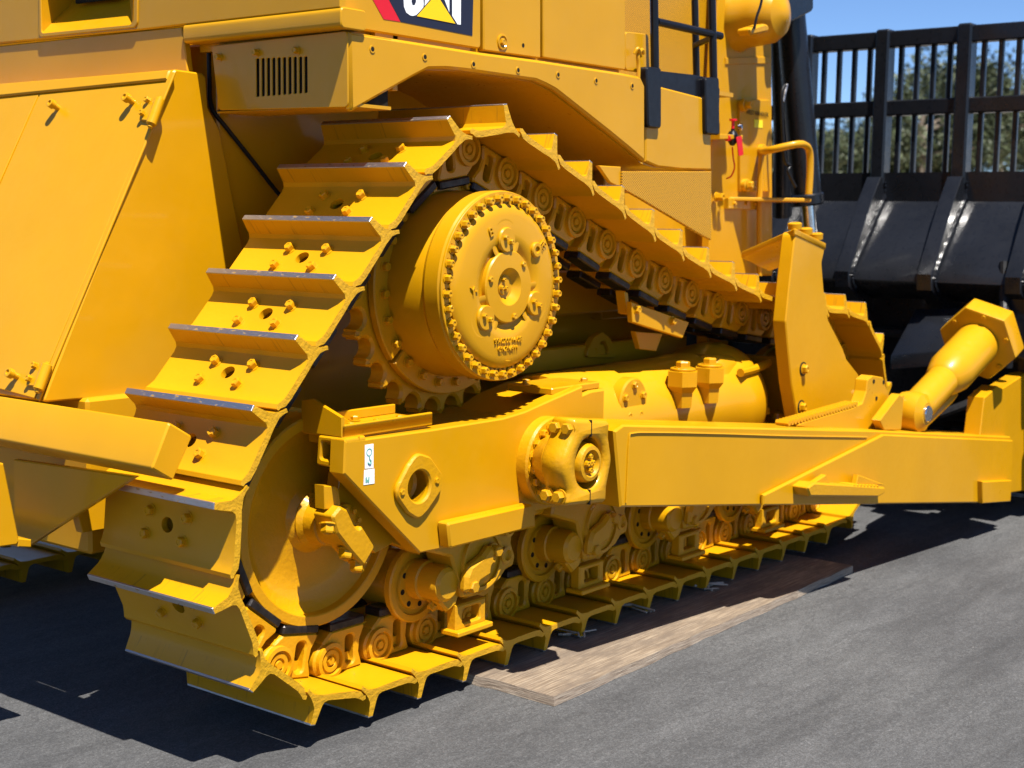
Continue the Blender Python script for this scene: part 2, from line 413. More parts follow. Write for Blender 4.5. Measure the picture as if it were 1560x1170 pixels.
# shoe mesh, local (u along the chain, w across, n outward)
def shoe_mesh():
    prof = [(-.052, .034), (-.040, .045), (-.020, .056), (.02, .060), (.06, .058), (.17, .058), (.205, .062), (.222, .076), (.232, .078), (.234, .090), (.220, .095),
            (.205, .089), (.18, .082), (.050, .080), (.030, .085), (.020, .098), (.0105, .163), (-.0105, .163), (-.015, .105), (-.024, .086), (-.036, .068), (-.048, .056), (-.060, .045)]
    bm = bmesh.new(); ws = (-HALF, HALF); L_, = (len(prof),)
    def wof(w_, u, n):
        if n > .112 and u < .1: return math.copysign(abs(w_)-.012*(n-.112)/.05, w_)
        return w_
    rings = [[bm.verts.new((u, wof(w_, u, n), n)) for u, n in prof] for w_ in ws]
    for k in range(L_): bm.faces.new((rings[0][k], rings[0][(k+1) % L_], rings[1][(k+1) % L_], rings[1][k]))
    e0 = bm.faces.new(rings[0]); e1 = bm.faces.new(rings[1]); e0.material_index = 1; e1.material_index = 1
    me = mesh(bm, 'shoe', ang=28)
    # central oval hole
    o = bpy.data.objects.new('tmp', me); col.objects.link(o)
    b2 = bmesh.new()
    for v in range(1):
        pts = circle2((.112, 0), .026, 20, .030)
        r0 = [b2.verts.new((x, y, .05)) for x, y in pts]; r1 = [b2.verts.new((x, y, .14)) for x, y in pts]
        for k in range(20): b2.faces.new((r0[k], r0[(k+1) % 20], r1[(k+1) % 20], r1[k]))
        b2.faces.new(r0); b2.faces.new(r1)
    cm = mesh(b2); co = bpy.data.objects.new('tmp2', cm); col.objects.link(co)
    md = o.modifiers.new('b', 'BOOLEAN'); md.object = co; md.operation = 'DIFFERENCE'; md.solver = 'EXACT'
    dg = bpy.context.evaluated_depsgraph_get(); me2 = bpy.data.meshes.new_from_object(o.evaluated_get(dg))
    bpy.data.objects.remove(o); bpy.data.objects.remove(co)
    me2.materials.clear(); me2.materials.append(MATS['yellow_shoe']); me2.materials.append(MATS['yellow_flame_cut'])
    for p_ in me2.polygons:
        p_.use_smooth = True
        p_.material_index = 1 if abs(p_.normal.y) > .8 and abs(abs(p_.center.y)-HALF) < .04 else 0
    me2.set_sharp_from_angle(angle=R(28)); return me2
SHOE = shoe_mesh()
EDGE = boxm((-.0112, -.325, .1575), (.0108, .325, .1658), bevel=.0012)
# chain link, outer face towards +w of local frame; window cut-outs, rail on the inside (n negative)
lk = [(-.030, -.070), (.012, -.104), (.176, -.104), (.182, -.088), (.160, -.045), (.154, .0), (.172, .057), (-.030, .057)]
lk = fillet(lk, .012, 4)
arcb = [(.079*math.cos(R(a)), .079*math.sin(R(a))) for a in range(225, 134, -9)]
lk = [q for q in lk if True]; lk = lk+[(x, z*.72) for x, z in reversed(arcb)] if False else lk+[(.078*math.cos(R(a)), .070*math.sin(R(a))) for a in range(138, 230, 8)]
LINK_ = prism(lk, .075, 'y', 0, [fillet([(.084, -.074), (.128, -.074), (.128, .036), (.084, .036)], .0215, 6)], bevel=.007)
bm = bmesh.new(); bm.from_mesh(LINK_)
lathe(bm, [(0, -.012), (.014, -.012), (.017, -.002), (.022, -.002), (.025, -.010), (.040, -.010), (.043, -.003), (.049, -.003), (.052, -.016), (.066, -.014), (.070, .02), (0, .02)], 28, frame(V((0, 0, 0)), (0, 1, 0)))
# shelf inside the windows and the narrow tail tucked behind the next link
box(bm, (.07, .028, .0), (.14, .07, .05)); box(bm, (.15, .05, -.085), (.31, .11, .05))
for v in bm.verts: v.co.y = -v.co.y
LINK = mesh(bm, 'link', ang=32)
RAIL = boxm((.004, -.080, -.136), (.178, .005, -.1025), bevel=.006)
BUSH = cylm((0, -.10, 0), (0, .10, 0), .040, n=20)
for nm_, me_, mt_ in (('l', LINK, 'yellow_cast'), ('r', RAIL, 'rail_steel'), ('b', BUSH, 'rail_steel'), ('e', EDGE, 'worn_edge')): me_.materials.append(MATS[mt_])
LINKB = LINK.copy()
for v in LINKB.vertices: v.co.y = -v.co.y
LINKB.flip_normals()
RAILB = RAIL.copy()
for v in RAILB.vertices: v.co.y = -v.co.y
RAILB.flip_normals()
for i in range(NSH):
    M = track_frame(i, SH_Y); n = M.col[2].to_3d(); c = PINS[i]
    sh = part('track_shoe', SHOE, None, B, M)
    part('grouser_edge', EDGE, None, sh, M)
    if n.z > -.35 and c.x < 2.4 or c.x < .62:
        for (bu, bw) in ((.075, -.085), (.075, .105), (.155, -.105), (.155, .085)):
            q = M @ V((bu, bw, .079)); bolt(sh, q, n, .0175, .025, spin=random.random())
    ml = M @ Mx.Translation((0, .118, 0))
    lkn = part('track_link', LINK, None, B, ml); part('rail', RAIL, None, lkn, ml)
    ml = M @ Mx.Translation((0, -.118, 0))
    lkn = part('track_link', LINKB, None, B, ml); part('rail', RAILB, None, lkn, ml); part('bushing', BUSH, None, lkn, M)
# far track, seen only under and past the machine
for i in range(NSH):
    part('track_shoe', SHOE, None, B, track_frame(i, SH_Y+2.55))

YN = V((0, -1, 0))
# ---- rear and front idlers
def idler(c, y0=.235, near=True):
    M = frame(V((c.x, y0, c.y)), (0, 1, 0))
    prof = [(0, .03), (.10, .03), (.125, .055), (.20, .068), (.27, .066), (.318, .046), (.338, .030), (.343, .003), (.347, 0), (.380, 0), (.386, .006), (.386, .05), (.372, .055), (.372, .19), (.386, .195), (.386, .24), (.35, .24), (.1, .2), (0, .2)]
    bm = bmesh.new(); lathe(bm, prof, 72, M); return mesh(bm, ang=32)
idl = part('rear_idler', idler(C1), 'yellow_cast')
hub = part('hub', lathem([(0, -.05), (.095, -.05), (.105, -.02), (.090, .0), (.085, .05), (.078, .055), (.074, .12), (.066, .125), (.05, .128), (0, .128)], (C1.x, .24, C1.y), (0, -1, 0), 36), 'yellow_cast', idl)
for k in range(8):
    a = R(k*45+10); bolt(idl, (C1.x+.056*math.cos(a), .112, C1.y+.056*math.sin(a)), YN, .011, .012)
fid = part('front_idler', idler(C3), 'yellow_cast')
part('hub', lathem([(0, -.05), (.1, -.05), (.1, .1), (.08, .12), (0, .12)], (C3.x, .24, C3.y), (0, -1, 0), 30), 'yellow_cast', fid)
# idler bearing bracket: arm plate, cap block, tab
arm = part('idler_bracket', prism(pp([(518, 722), (560, 700), (645, 800), (640, 845), (598, 828), (572, 843), (548, 820), (512, 772)], 'y', .145), .06, 'y', .145, [circle2(tuple(pp([(537, 797)], 'y', .145)[0]), .02, 16)]), 'yellow')
cap = prism(fillet(pp([(500, 786), (513, 770), (524, 776), (535, 800), (541, 805), (546, 800), (566, 832), (549, 862), (528, 838), (508, 812)], 'y', .07), .012, 4), .10, 'y', .05, bevel=.008)
part('bearing_cap', cap, 'yellow_cast', arm)
part('tab', prism(pp([(494, 740), (512, 741), (516, 777), (495, 776)], 'y', .09), .05, 'y', .09), 'yellow', arm)
part('tab', prism(pp([(512, 741), (518, 745), (524, 790), (514, 780)], 'y', .088), .05, 'y', .094), 'yellow', arm)
for x, y in ((497, 808), (523, 846), (541, 866)):
    q = at(x, y, 'y', .085); bolt(arm, q+V((.012, 0, .022)), V((-.35, -.25, -.9)), .026, .036)
part('plug', cylm(at(536, 797, 'y', .20), at(536, 797, 'y', .18), .03), 'yellow', arm)

# ---- sprocket and final drive
A2 = V((C2.x, 0, C2.y))
def gear(nt_, ri, rv, rt):
    P = []; da = 2*math.pi/nt_; rc_ = rv+.042
    for k in range(nt_):
        a0 = da*k; cxx, czz = rc_*math.cos(a0), rc_*math.sin(a0)
        for j in range(9):
            b_ = R(-100+200*j/8); d_ = -math.cos(b_)*.042; l_ = math.sin(b_)*.041   # arc opening outwards
            P.append((C2.x+cxx+d_*math.cos(a0)-l_*math.sin(a0), C2.y+czz+d_*math.sin(a0)+l_*math.cos(a0)))
        for f_ in (.40, .46, .54, .60):
            rr = rt if .41 < f_ < .59 else rt-.012
            P.append((C2.x+rr*math.cos(a0+f_*da), C2.y+rr*math.sin(a0+f_*da)))
    return P
spk = part('sprocket', prism(gear(26, .3, .455, .519), .085, 'y', .312, [circle2((C2.x, C2.y), .30, 48)], bevel=.01), 'yellow_cast')
for k in range(5):   # bolted tooth segments
    a0 = R(72*k+6); a1_ = R(72*k+76); n_ = 16
    out = [(C2.x+.435*math.cos(a0+(a1_-a0)*j/n_), C2.y+.435*math.sin(a0+(a1_-a0)*j/n_)) for j in range(n_+1)]+[(C2.x+.34*math.cos(a1_+(a0-a1_)*j/n_), C2.y+.34*math.sin(a1_+(a0-a1_)*j/n_)) for j in range(n_+1)]
    part('segment_flange', prism(out, .035, 'y', .272, bevel=.005), 'yellow_cast', spk)
for k in range(24):
    a = R(k*15+4); bolt(spk, (C2.x+.388*math.cos(a), .273, C2.y+.388*math.sin(a)), YN, .017, .024)
fd = part('final_drive', lathem([(0, .33), (.364, .33), (.364, .25), (.360, .20), (.350, .13), (.346, .115), (.350, .106), (.354, .100), (.361, .092), (.3625, .028), (.358, .02), (.352, .018), (.30, .018), (0, .018)], (C2.x, 0, C2.y), (0, 1, 0), 96, ang=25), 'yellow_panel')
cov = part('cover', lathem([(0, .03), (.312, .03), (.312, .008), (.305, .000), (.292, -.007), (.272, -.012), (.20, -.014), (.178, -.013), (.160, -.003), (.150, .004), (0, .004)], (C2.x, 0, C2.y), (0, 1, 0), 96, ang=40), 'yellow_panel', fd)
def fdp(ang_deg, r, y): a = R(ang_deg); return V((C2.x+r*math.cos(a), y, C2.y+r*math.sin(a)))
NB = 38
for k in range(NB):
    a = 360*k/NB+3
    bolt(fd, fdp(a, .334, .012), YN, .0142, .027)
tooth = []
for k in range(NB):       # scalloped rim between the bolts
    a0 = 360*k/NB+3
    for f_, rr in ((-.5, .3595), (-.3, .3595), (.3, .3595)):
        a = R(a0+f_*360/NB); tooth.append((C2.x+rr*math.cos(a), C2.y+rr*math.sin(a)))
inn = []
for k in range(NB):
    a0 = 360*k/NB+3
    for f_, rr in ((-.5, .306), (-.38, .312), (-.30, .345), (0, .349), (.30, .345), (.38, .312)):
        a = R(a0+f_*360/NB); inn.append((C2.x+rr*math.cos(a), C2.y+rr*math.sin(a)))
part('rim', prism(tooth, .010, 'y', .010, [inn], bevel=.002), 'yellow', fd)
hb = part('center_plate', lathem([(0, .02), (.139, .02), (.139, -.012), (.134, -.018), (.095, -.020), (.072, -.0205), (.066, -.016), (.036, .012), (0, .012)], (C2.x, 0, C2.y), (0, 1, 0), 64, ang=30), 'yellow', fd)
part('center_boss', lathem([(0, .03), (.038, .03), (.038, .004), (.034, -.002), (0, -.002)], (C2.x-.012, 0, C2.y+.004), (0, 1, 0), 28), 'yellow', hb)
for dx, dz in ((-.018, -.008), (.006, -.010), (-.006, .022)): bolt(hb, (C2.x-.012+dx, -.001, C2.y+.004+dz), YN, .0085, .014)
for a in (100, 340, 220): bolt(hb, fdp(a-55, .118, -.016), YN, .012, .012)
for k, a in enumerate((96, 337, 219)):
    bc = fdp(a, .178, 0)
    bo = part('planet_boss', lathem([(0, .02), (.048, .02), (.048, -.018), (.044, -.024), (0, -.024)], (bc.x, 0, bc.z), (0, 1, 0), 32), 'yellow', fd)
    bm = bmesh.new(); lathe(bm, [(.043, .0), (.062, -.010), (.074, -.013), (.084, -.012), (.072, .004)], 36, frame(V((bc.x, 0, bc.z)), (0, 1, 0)), closed=True)
    part('boss_ring', mesh(bm, ang=60), 'yellow_panel', fd)
    for s in (-1, 1): bolt(bo, (bc.x+s*.017, -.023, bc.z-s*.008), YN, .010, .014)
pl = fdp(40, .215, 0)
part('fill_plug', lathem([(0, .0), (.03, .0), (.03, -.022), (.026, -.026), (.014, -.026), (.013, -.018), (0, -.018)], (pl.x, 0, pl.z), (0, 1, 0), 24), 'yellow', fd)
def text(s, size, M, name, parent, mat='yellow', ext=.002, align='CENTER'):
    cu = bpy.data.curves.new('t', 'FONT'); cu.body = s; cu.size = size; cu.extrude = ext; cu.align_x = align; cu.align_y = 'CENTER'; cu.resolution_u = 2
    o = bpy.data.objects.new('t', cu); col.objects.link(o)
    me = bpy.data.meshes.new_from_object(o.evaluated_get(bpy.context.evaluated_depsgraph_get())); bpy.data.objects.remove(o)
    me.materials.clear(); return obj(name, me, mat, parent, M)
def sideM(p, rot=0): return Mx.Translation(p) @ Mx.Rotation(R(90), 4, 'X') @ Mx.Rotation(R(rot), 4, 'Z')
for s, a, r, sz, rot in (('B', 118, .232, .05, 20), ('JE', 37, .262, .045, -50), ('Y-', 183, .205, .045, 10), ('99-0200 H-08', 270, .205, .030, 0), ('CN2NA11', 270, .236, .028, 0), ('_', 270, .262, .05, 0)):
    q = fdp(a, r, -.0165); text(s, sz, sideM(q, rot), 'cast_lettering', fd, 'yellow', .003)

# ---- track roller frame
FY = .02
fo = pp([(526, 672), (560, 668), (655, 655), (767, 637), (800, 627), (840, 609), (888, 588), (891, 760), (816, 780), (816, 803), (740, 822), (640, 843), (524, 722)], 'y', FY)
hc = tuple(pp([(634, 740)], 'y', FY)[0])
fr = part('track_roller_frame', prism(fo, .075, 'y', FY, [circle2(hc, .060, 32)], bevel=.006), 'yellow_panel')
bm = bmesh.new(); box(bm, (1.33, .09, .56), (2.27, .56, .97)); box(bm, (2.2, .2, .50), (4.45, .5, .72))
part('frame_core', mesh(bm, bevel=.01), 'yellow', fr)
# lozenge boss with cup
lz = fillet([(hc[0]-.135, hc[1]-.005), (hc[0]-.06, hc[1]+.085), (hc[0]-.01, hc[1]+.125), (hc[0]+.06, hc[1]+.10), (hc[0]+.135, hc[1]+.02), (hc[0]+.125, hc[1]-.03), (hc[0]+.05, hc[1]-.095), (hc[0], hc[1]-.125), (hc[0]-.06, hc[1]-.09)], .05, 5)
lzp = part('lifting_boss', prism(lz, .022, 'y', FY-.018, [circle2(hc, .058, 32)], bevel=.007), 'yellow_cast', fr)
part('cup', lathem([(.060, -.01), (.060, .05), (.05, .06), (0, .06), (0, .075), (.07, .075), (.07, -.01)], (hc[0], FY, hc[1]), (0, 1, 0), 32), 'yellow', fr)
part('drain_hole', cylm((hc[0]-.015, FY+.058, hc[1]), (hc[0]-.015, FY+.065, hc[1]), .009), 'dark_void', fr)
for s in (-1, 1): bolt(fr, (hc[0]+s*.093, FY-.018, hc[1]+s*.008), YN, .012, .006)
# lower ledge bar on the frame
ledge = pp([(682, 797), (812, 768), (816, 803), (686, 836)], 'y', -.035)
part('ledge_bar', prism(fillet(ledge, .012, 3), .056, 'y', -.035, bevel=.008), 'yellow', fr)
# hollow end of the upper beam, facing backwards
BEX = at(527, 690, 'y', FY).x
bo_ = pp([(527, 668), (484, 663), (481, 708), (526, 716)], 'x', BEX); bi_ = pp([(520, 676), (490, 672), (488, 699), (519, 705)], 'x', BEX)
part('beam_end', prism(fillet(bo_, .012, 4), .10, 'x', BEX, [fillet(bi_, .01, 4)], bevel=.006), 'yellow', fr)
part('beam_end_back', prism(bo_, .01, 'x', BEX+.06), 'yellow', fr)
# bolted stop on top of the frame
zt = 1.0
p1, p2 = at(560, 650, 'y', .05), at(655, 632, 'y', .05)
bm = bmesh.new(); box(bm, (p1.x-.11, .06, .985), (p2.x, .23, 1.015)); box(bm, (p1.x-.13, .045, 1.016), (p2.x+.01, .24, 1.04))
box(bm, (p1.x-.13, .045, 1.04), (p2.x+.01, .06, 1.062)); box(bm, (p1.x-.13, .23, 1.04), (p2.x+.01, .245, 1.075))
st_ = part('stop_bracket', mesh(bm, bevel=.003), 'yellow')
x0 = p1.x-.13
part('stop_plate', prism([(.045, 1.02), (.245, 1.02), (.245, 1.13), (.19, 1.14), (.045, 1.09)], .016, 'x', x0-.001), 'yellow', st_)
part('stop_gusset', prism([(x0+.01, 1.04), (x0+.16, 1.04), (x0+.01, 1.125)], .014, 'y', .14), 'yellow', st_)
for q in ((x0+.09, .09), (x0+.22, .09), (x0+.34, .09), (x0+.22, .20)): bolt(st_, (q[0], q[1], 1.041), (0, 0, 1), .016, .018)
# pad on top, right of the drive
bm = bmesh.new(); q0 = at(832, 560, 'y', .25); q1 = at(884, 575, 'y', .14)
box(bm, (2.0, .06, 1.055), (2.34, .30, 1.085)); part('wear_pad', mesh(bm, bevel=.005), 'yellow', fr)
for q in ((2.06, .24), (2.28, .10)): bolt(fr, (q[0], q[1], 1.085), (0, 0, 1), .016, .018)
part('frame_shoulder', prism([(1.86, .95), (2.05, 1.02), (2.255, 1.055), (2.36, 1.055), (2.36, .78), (1.86, .78)], .46, 'y', .045, bevel=.01), 'yellow_panel', fr)
# recoil tube running forward
tb = part('recoil_tube', lathem([(0, 0), (.245, 0), (.252, .02), (.252, .62), (.258, .64), (.258, 1.06), (.266, 1.10), (.266, 1.30), (.30, 1.38), (.305, 1.50), (.29, 1.56), (.19, 1.72), (.16, 1.8), (0, 1.8)], (2.30, .355, .845), (1, 0, 0), 56, ang=25), 'yellow_panel')
part('tube_saddle', prism(fillet(pp([(985, 655), (996, 640), (1012, 606), (1072, 604), (1090, 560), (1100, 542), (1124, 543), (1136, 568), (1146, 598), (1152, 655)], 'y', .15), .05, 5), .20, 'y', .15, bevel=.03, ang=60), 'yellow_panel', tb)
part('tube_base', boxm((2.36, .06, .55), (4.16, .30, .70), .02, 2), 'yellow_panel', tb)
# round inspection cover
rc = at(968, 612, 'y', .115)
rcp = part('inspection_cover', lathem([(0, -.05), (.108, -.05), (.108, .0), (.10, .008), (0, .008)], (rc.x, .13, rc.z), (0, -1, 0), 36), 'yellow', tb)
for k in range(5):
    a = R(90+k*72); bolt(rcp, (rc.x+.075*math.cos(a), .122, rc.z+.075*math.sin(a)), YN, .017, .014)
for px_, py_ in ((1040, 578), (1081, 572)):
    q = at(px_, py_, 'y', .10)
    pst = part('hex_post', lathem([(0, -.13), (.05, -.13), (.055, -.06), (.078, -.03), (.078, .04), (.05, .044), (0, .044)], q, (0, 0, 1), 6), 'yellow', tb)
    part('washer', cylm(q+V((0, 0, .043)), q+V((0, 0, .055)), .06), 'yellow', pst); bolt(pst, q+V((0, 0, .054)), (0, 0, 1), .034, .032)
bm = bmesh.new(); tube(bm, smoothpath([at(1128, 568, 'y', .10), at(1150, 562, 'y', .10), at(1171, 553, 'y', .10)], 4), .022, 10); part('grease_rod', mesh(bm), 'yellow', tb)
for a, b_ in ((1163, 622), (1185, 630)):
    q = at(a, b_+8, 'y', .1); part('stud', lathem([(0, 0), (.035, 0), (.03, .03), (0, .045)], q, (0, 0, 1), 16), 'yellow', tb)

# ---- track rollers and bogies, one unit every 0.81 m
def roller_mesh():
    bm = bmesh.new(); lathe(bm, [(0, 0), (.095, 0), (.10, .012), (.118, .012), (.122, 0), (.144, 0), (.15, .006), (.15, .03), (.135, .045), (.122, .05), (.122, .19), (.135, .2), (.15, .21), (.15, .235), (0, .235)], 48, frame(V((0, 0, 0)), (0, 1, 0)))
    lathe(bm, [(.06, .002), (.092, .002), (.092, .02), (.06, .02)], 32, frame(V((0, 0, 0)), (0, 1, 0)), closed=True)
    return mesh(bm, ang=30)
ROL = roller_mesh(); ROL.materials.append(MATS['yellow_cast'])
HOLE = cylm((0, -.002, 0), (0, .01, 0), .014, n=12, bevel=0); HOLE.materials.append(MATS['dark_void'])  # flat dark disc, colour standing in for the shade inside a hole
CAPR = joinm(lathem([(0, -.15), (.052, -.15), (.066, -.138), (.070, -.05), (.078, -.045), (.078, .03), (0, .03)], (-.02, 0, .01), (0, 1, 0), 32), prism(fillet([(-.03, .075), (.05, .085), (.10, .05), (.115, -.01), (.075, -.035), (.05, -.085), (-.0, -.105), (-.045, -.06)], .014, 3), .08, 'y', -.13, bevel=.010)); CAPR.materials.append(MATS['yellow_cast'])
CO = at(718, 880, 'y', .045); cloc = lambda pts, yy: [(x-CO.x, z-CO.z) for x, z in pp(pts, 'y', yy)]
CAST = prism(fillet(cloc([(640, 838), (688, 849), (705, 911), (722, 908), (739, 901), (762, 884), (772, 868), (783, 862), (786, 846), (780, 826), (782, 812), (770, 780), (650, 780)], .045), .010, 3), .14, 'y', 0, bevel=.010); CAST.materials.append(MATS['yellow_cast'])
CASTCAP = prism(fillet(cloc([(712, 880), (718, 863), (738, 847), (748, 832), (762, 835), (761, 842), (753, 850), (760, 854), (751, 863), (750, 876), (733, 887), (731, 902), (710, 903)], .005), .012, 3), .045, 'y', -.04, bevel=.014); CASTCAP.materials.append(MATS['yellow_cast'])
RING = lathem([(.105, .01), (.105, -.01), (.118, -.012), (.125, .01)], (0, 0, 0), (0, 1, 0), 40); RING.materials.append(MATS['yellow_cast'])
GUARD = joinm(prism([(-.09, -.05), (.09, -.05), (.09, .05), (-.09, .05)], .05, 'y', 0, [fillet([(-.05, -.028), (.055, -.028), (.055, .03), (-.05, .03)], .01, 3)], bevel=.006), boxm((-.11, -.03, -.066), (.10, .06, -.046))); GUARD.materials.append(MATS['yellow_cast'])
for k in range(5):
    xr = 1.345+.81*k; zr = .372
    rl = part('track_roller', ROL, None, B, Mx.Translation((xr, .205, zr)))
    for j in range(8):
        a = R(j*45+12); part('hole', HOLE, None, rl, Mx.Translation((xr+.082*math.cos(a), .206, zr+.082*math.sin(a))) @ Mx.Diagonal((.8, 1, .8, 1)))
    cp = part('roller_cap', CAPR, None, B, Mx.Translation((xr+.03, .20, zr+.01)))
    for dx, dz in ((-.03, -.075), (.05, -.10)): bolt(cp, (xr+.03+dx, .13, zr+.01+dz), V((.1, -.8, -.55)), .019, .026, BOLT_DULL)
    if k == 4: continue
    xb = CO.x+.81*k; zb = CO.z
    bg_ = part('bogie', CAST, None, B, Mx.Translation((xb, .045, zb)))
    part('boss_ring', RING, None, bg_, Mx.Translation((xb+.06, .044, zb+.06)))
    cc = part('bearing_cap', CASTCAP, None, bg_, Mx.Translation((xb, .045, zb)))
    for qx, qz in cloc([(721, 894), (757, 839)], .01): bolt(bg_, (xb+qx, .03, zb+qz), YN, .024, .036, BOLT_DULL)
    for dx, dz in ((.20, .055), (.215, .16)): part('eye', lathem([(0, 0), (.03, 0), (.034, .016), (.022, .02), (.016, .008), (0, .008)], (0, 0, 0), (0, -1, 0), 18), 'yellow_cast', bg_, Mx.Translation((xb+dx, .044, zb+dz)))
    part('guide_guard', GUARD, None, bg_, Mx.Translation((xb+.02, .06, zb-.150)))
    rl2 = part('track_roller', ROL, None, B, Mx.Translation((xr+.405, .23, zr)))

# ---- trunnion and push arm
_q = at(836, 702, 'y', -.03); circ_t = (_q.x+.03, _q.z-.005)
tc_ = V((circ_t[0], -.03, circ_t[1]))
tr = part('trunnion', lathem([(0, .06), (.178, .06), (.178, -.005), (.172, -.015), (.125, -.018), (.118, -.03), (0, -.03)], (tc_.x, -.02, tc_.z), (0, 1, 0), 64), 'yellow_cast')
for k in range(18): 
    a = R(20*k+5); bolt(tr, (tc_.x+.15*math.cos(a), -.036, tc_.z+.15*math.sin(a)), YN, .0165, .024)
TY0, TY1 = -.36, -.16
_h = pp([(900, 706)], 'y', TY0)[0]; cx, cz = _h[0]-.035, _h[1]
capo = fillet(pp([(877, 638), (931, 641), (929, 664), (934, 700), (926, 742), (925, 766), (863, 772), (867, 750), (856, 709), (874, 664)], 'y', TY0), [.02, .02, .05, .09, .05, .02, .02, .03, .12, .05], 8)
tcap = part('trunnion_cap', prism(capo, .115, 'y', TY0, [circle2((cx+.035, cz), .090, 40, .098)], bevel=.014, ang=55), 'yellow_cast')
part('cap_bore', lathem([(.092, .02), (.092, .10), (.02, .10), (0, .10), (0, .112), (.10, .112), (.10, .02)], (cx+.035, TY0, cz), (0, 1, 0), 40), 'yellow', tcap)
ball = part('ball_pin', lathem([(0, .11), (.076, .11), (.080, .06), (.074, .015), (.066, -.002), (.052, -.004), (.048, .004), (.044, .012), (0, .012)], (cx+.035, TY0, cz), (0, 1, 0), 40), 'yellow_cast')
for dx, dz in ((0, .026), (0, -.026), (-.018, 0), (.018, 0), (0, 0)): bolt(ball, (cx+.035+dx, TY0+.012, cz+dz), YN, .0105, .018)
part('seam', boxm((cx+.035-.0025, TY0-.001, cz+.100), (cx+.035+.0025, TY0+.1, at(903, 640, 'y', TY0).z+.0005), 0), 'dark_void', tcap)
part('seam', boxm((cx+.035-.0025, TY0-.001, at(897, 769, 'y', TY0).z-.0005), (cx+.035+.0025, TY0+.1, cz-.100), 0), 'dark_void', tcap)
xe1, xe2 = at(877, 650, 'y', TY0).x, at(863, 760, 'y', TY0).x; ze1, ze2 = at(877, 654, 'y', TY0).z, at(863, 758, 'y', TY0).z
for xe, ze in ((xe1, ze1), (xe2, ze2)):
    for yy in (TY0+.03, TY0+.085): bolt(tcap, (xe+.004, yy, ze), V((-1, 0, 0)), .022, .032, BOLT_DULL, 0)
part('trunnion_neck', cylm((cx+.02, -.26, cz), (tc_.x, -.03, tc_.z), .098, .108, 48), 'yellow_cast', tcap)
# push arm: vertical plane through two points of its outer face
PA = V((1.80, -.345, 0)); PB = V((5.60, -.505, 0)); ad = (PB-PA).normalized(); an_ = V((ad.y, -ad.x, 0)).normalized()
if an_.y > 0: an_ = -an_
AM = Mx.Identity(4)      # local: x along the arm, y inward, z up
for i in range(3): AM[i][0] = ad[i]; AM[i][1] = -an_[i]; AM[i][2] = (0, 0, 1)[i]; AM[i][3] = PA[i]
def ap(pts, off=0):
    out = []
    for x, y in pts:
        q = onplane(x, y, PA+an_*off, an_); l = q-PA; out.append((l.dot(ad), l.z))
    return out
pa_ = part('push_arm', prism(ap([(936, 657), (950, 647), (1170, 652), (1340, 656), (1540, 665), (1536, 758), (1490, 766), (1320, 767), (1160, 770), (946, 773)]), .27, 'y', 0, bevel=.008, M=AM), 'yellow_panel')
# recessed weld line frame, reinforcing plate, end pads
w1 = ap([(957, 658), (1165, 664), (1160, 668), (962, 663), (955, 766), (950, 766)]); 
bm = bmesh.new(); tube(bm, smoothpath([AM @ V((x, -.002, z)) for x, z in ap([(953, 766), (955, 720), (958, 668), (964, 660), (1000, 659), (1100, 661), (1200, 664), (1320, 666)])], 4), .004, 6); part('weld_bead', mesh(bm), 'yellow_cast', pa_)
rp_ = ap([(1157, 753), (1340, 661), (1538, 670), (1535, 757), (1490, 765), (1157, 769)])
part('reinforcing_plate', prism(rp_, .022, 'y', -.022, bevel=.007, M=AM), 'yellow_panel', pa_)
part('pad', prism(ap([(1491, 733), (1536, 731), (1534, 763), (1492, 766)], .03), .05, 'y', -.052, bevel=.004, M=AM), 'yellow', pa_)
# step casting on the arm
stp = ap([(1221, 738), (1250, 723), (1260, 732), (1298, 734), (1300, 722), (1342, 738), (1340, 752), (1225, 755)], .03)
stc = part('step', prism(fillet(ap([(1221, 742), (1232, 734), (1340, 741), (1341, 750), (1330, 756), (1226, 755)], .07), .008, 3), .09, 'y', -.10, bevel=.008, M=AM), 'yellow_cast', pa_)
part('step_gusset', prism(ap([(1228, 736), (1250, 722), (1258, 738)], .04), .03, 'y', -.07, bevel=.004, M=AM), 'yellow_cast', pa_)
part('step_gusset', prism(ap([(1296, 737), (1299, 722), (1342, 738)], .04), .03, 'y', -.07, bevel=.004, M=AM), 'yellow_cast', pa_)
bm = bmesh.new()
tr0, tr1 = [AM @ V((x, -.098, z)) for x, z in ap([(1302, 740), (1338, 741)], .098)]
for k in range(8): 
    q = tr0.lerp(tr1, k/7.0); cyl(bm, q, q+V((0, .10, .004)), .006, n=8)
part('step_tread', mesh(bm), 'yellow_cast', pa_)
# upright bracket with serrated edge
ub = ap([(1200, 650), (1300, 621), (1314, 614), (1320, 596), (1322, 578), (1330, 572), (1346, 575), (1350, 590), (1356, 605), (1362, 612), (1377, 600), (1379, 606), (1346, 650), (1340, 657)], -.10)
upb = part('arm_bracket', prism(fillet(ub, .015, 3), .07, 'y', .10, bevel=.005, M=AM), 'yellow', pa_)
for x, y in ((1331, 581), (1346, 582), (1335, 607)):
    q = ap([(x, y)], -.10)[0]; part('hole', cylm(AM @ V((q[0], .098, q[1])), AM @ V((q[0], .11, q[1])), .011, bevel=0), 'dark_void', upb)
bm = bmesh.new()
s0_, s1_ = ap([(1203, 645), (1305, 616)], -.10)
for k in range(24):
    t_ = k/23; x = s0_[0]+(s1_[0]-s0_[0])*t_; z = s0_[1]+(s1_[1]-s0_[1])*t_
    cyl(bm, AM @ V((x, .10, z)), AM @ V((x, .17, z)), .014, n=6)
part('serrated_edge', mesh(bm), 'yellow_cast', upb)
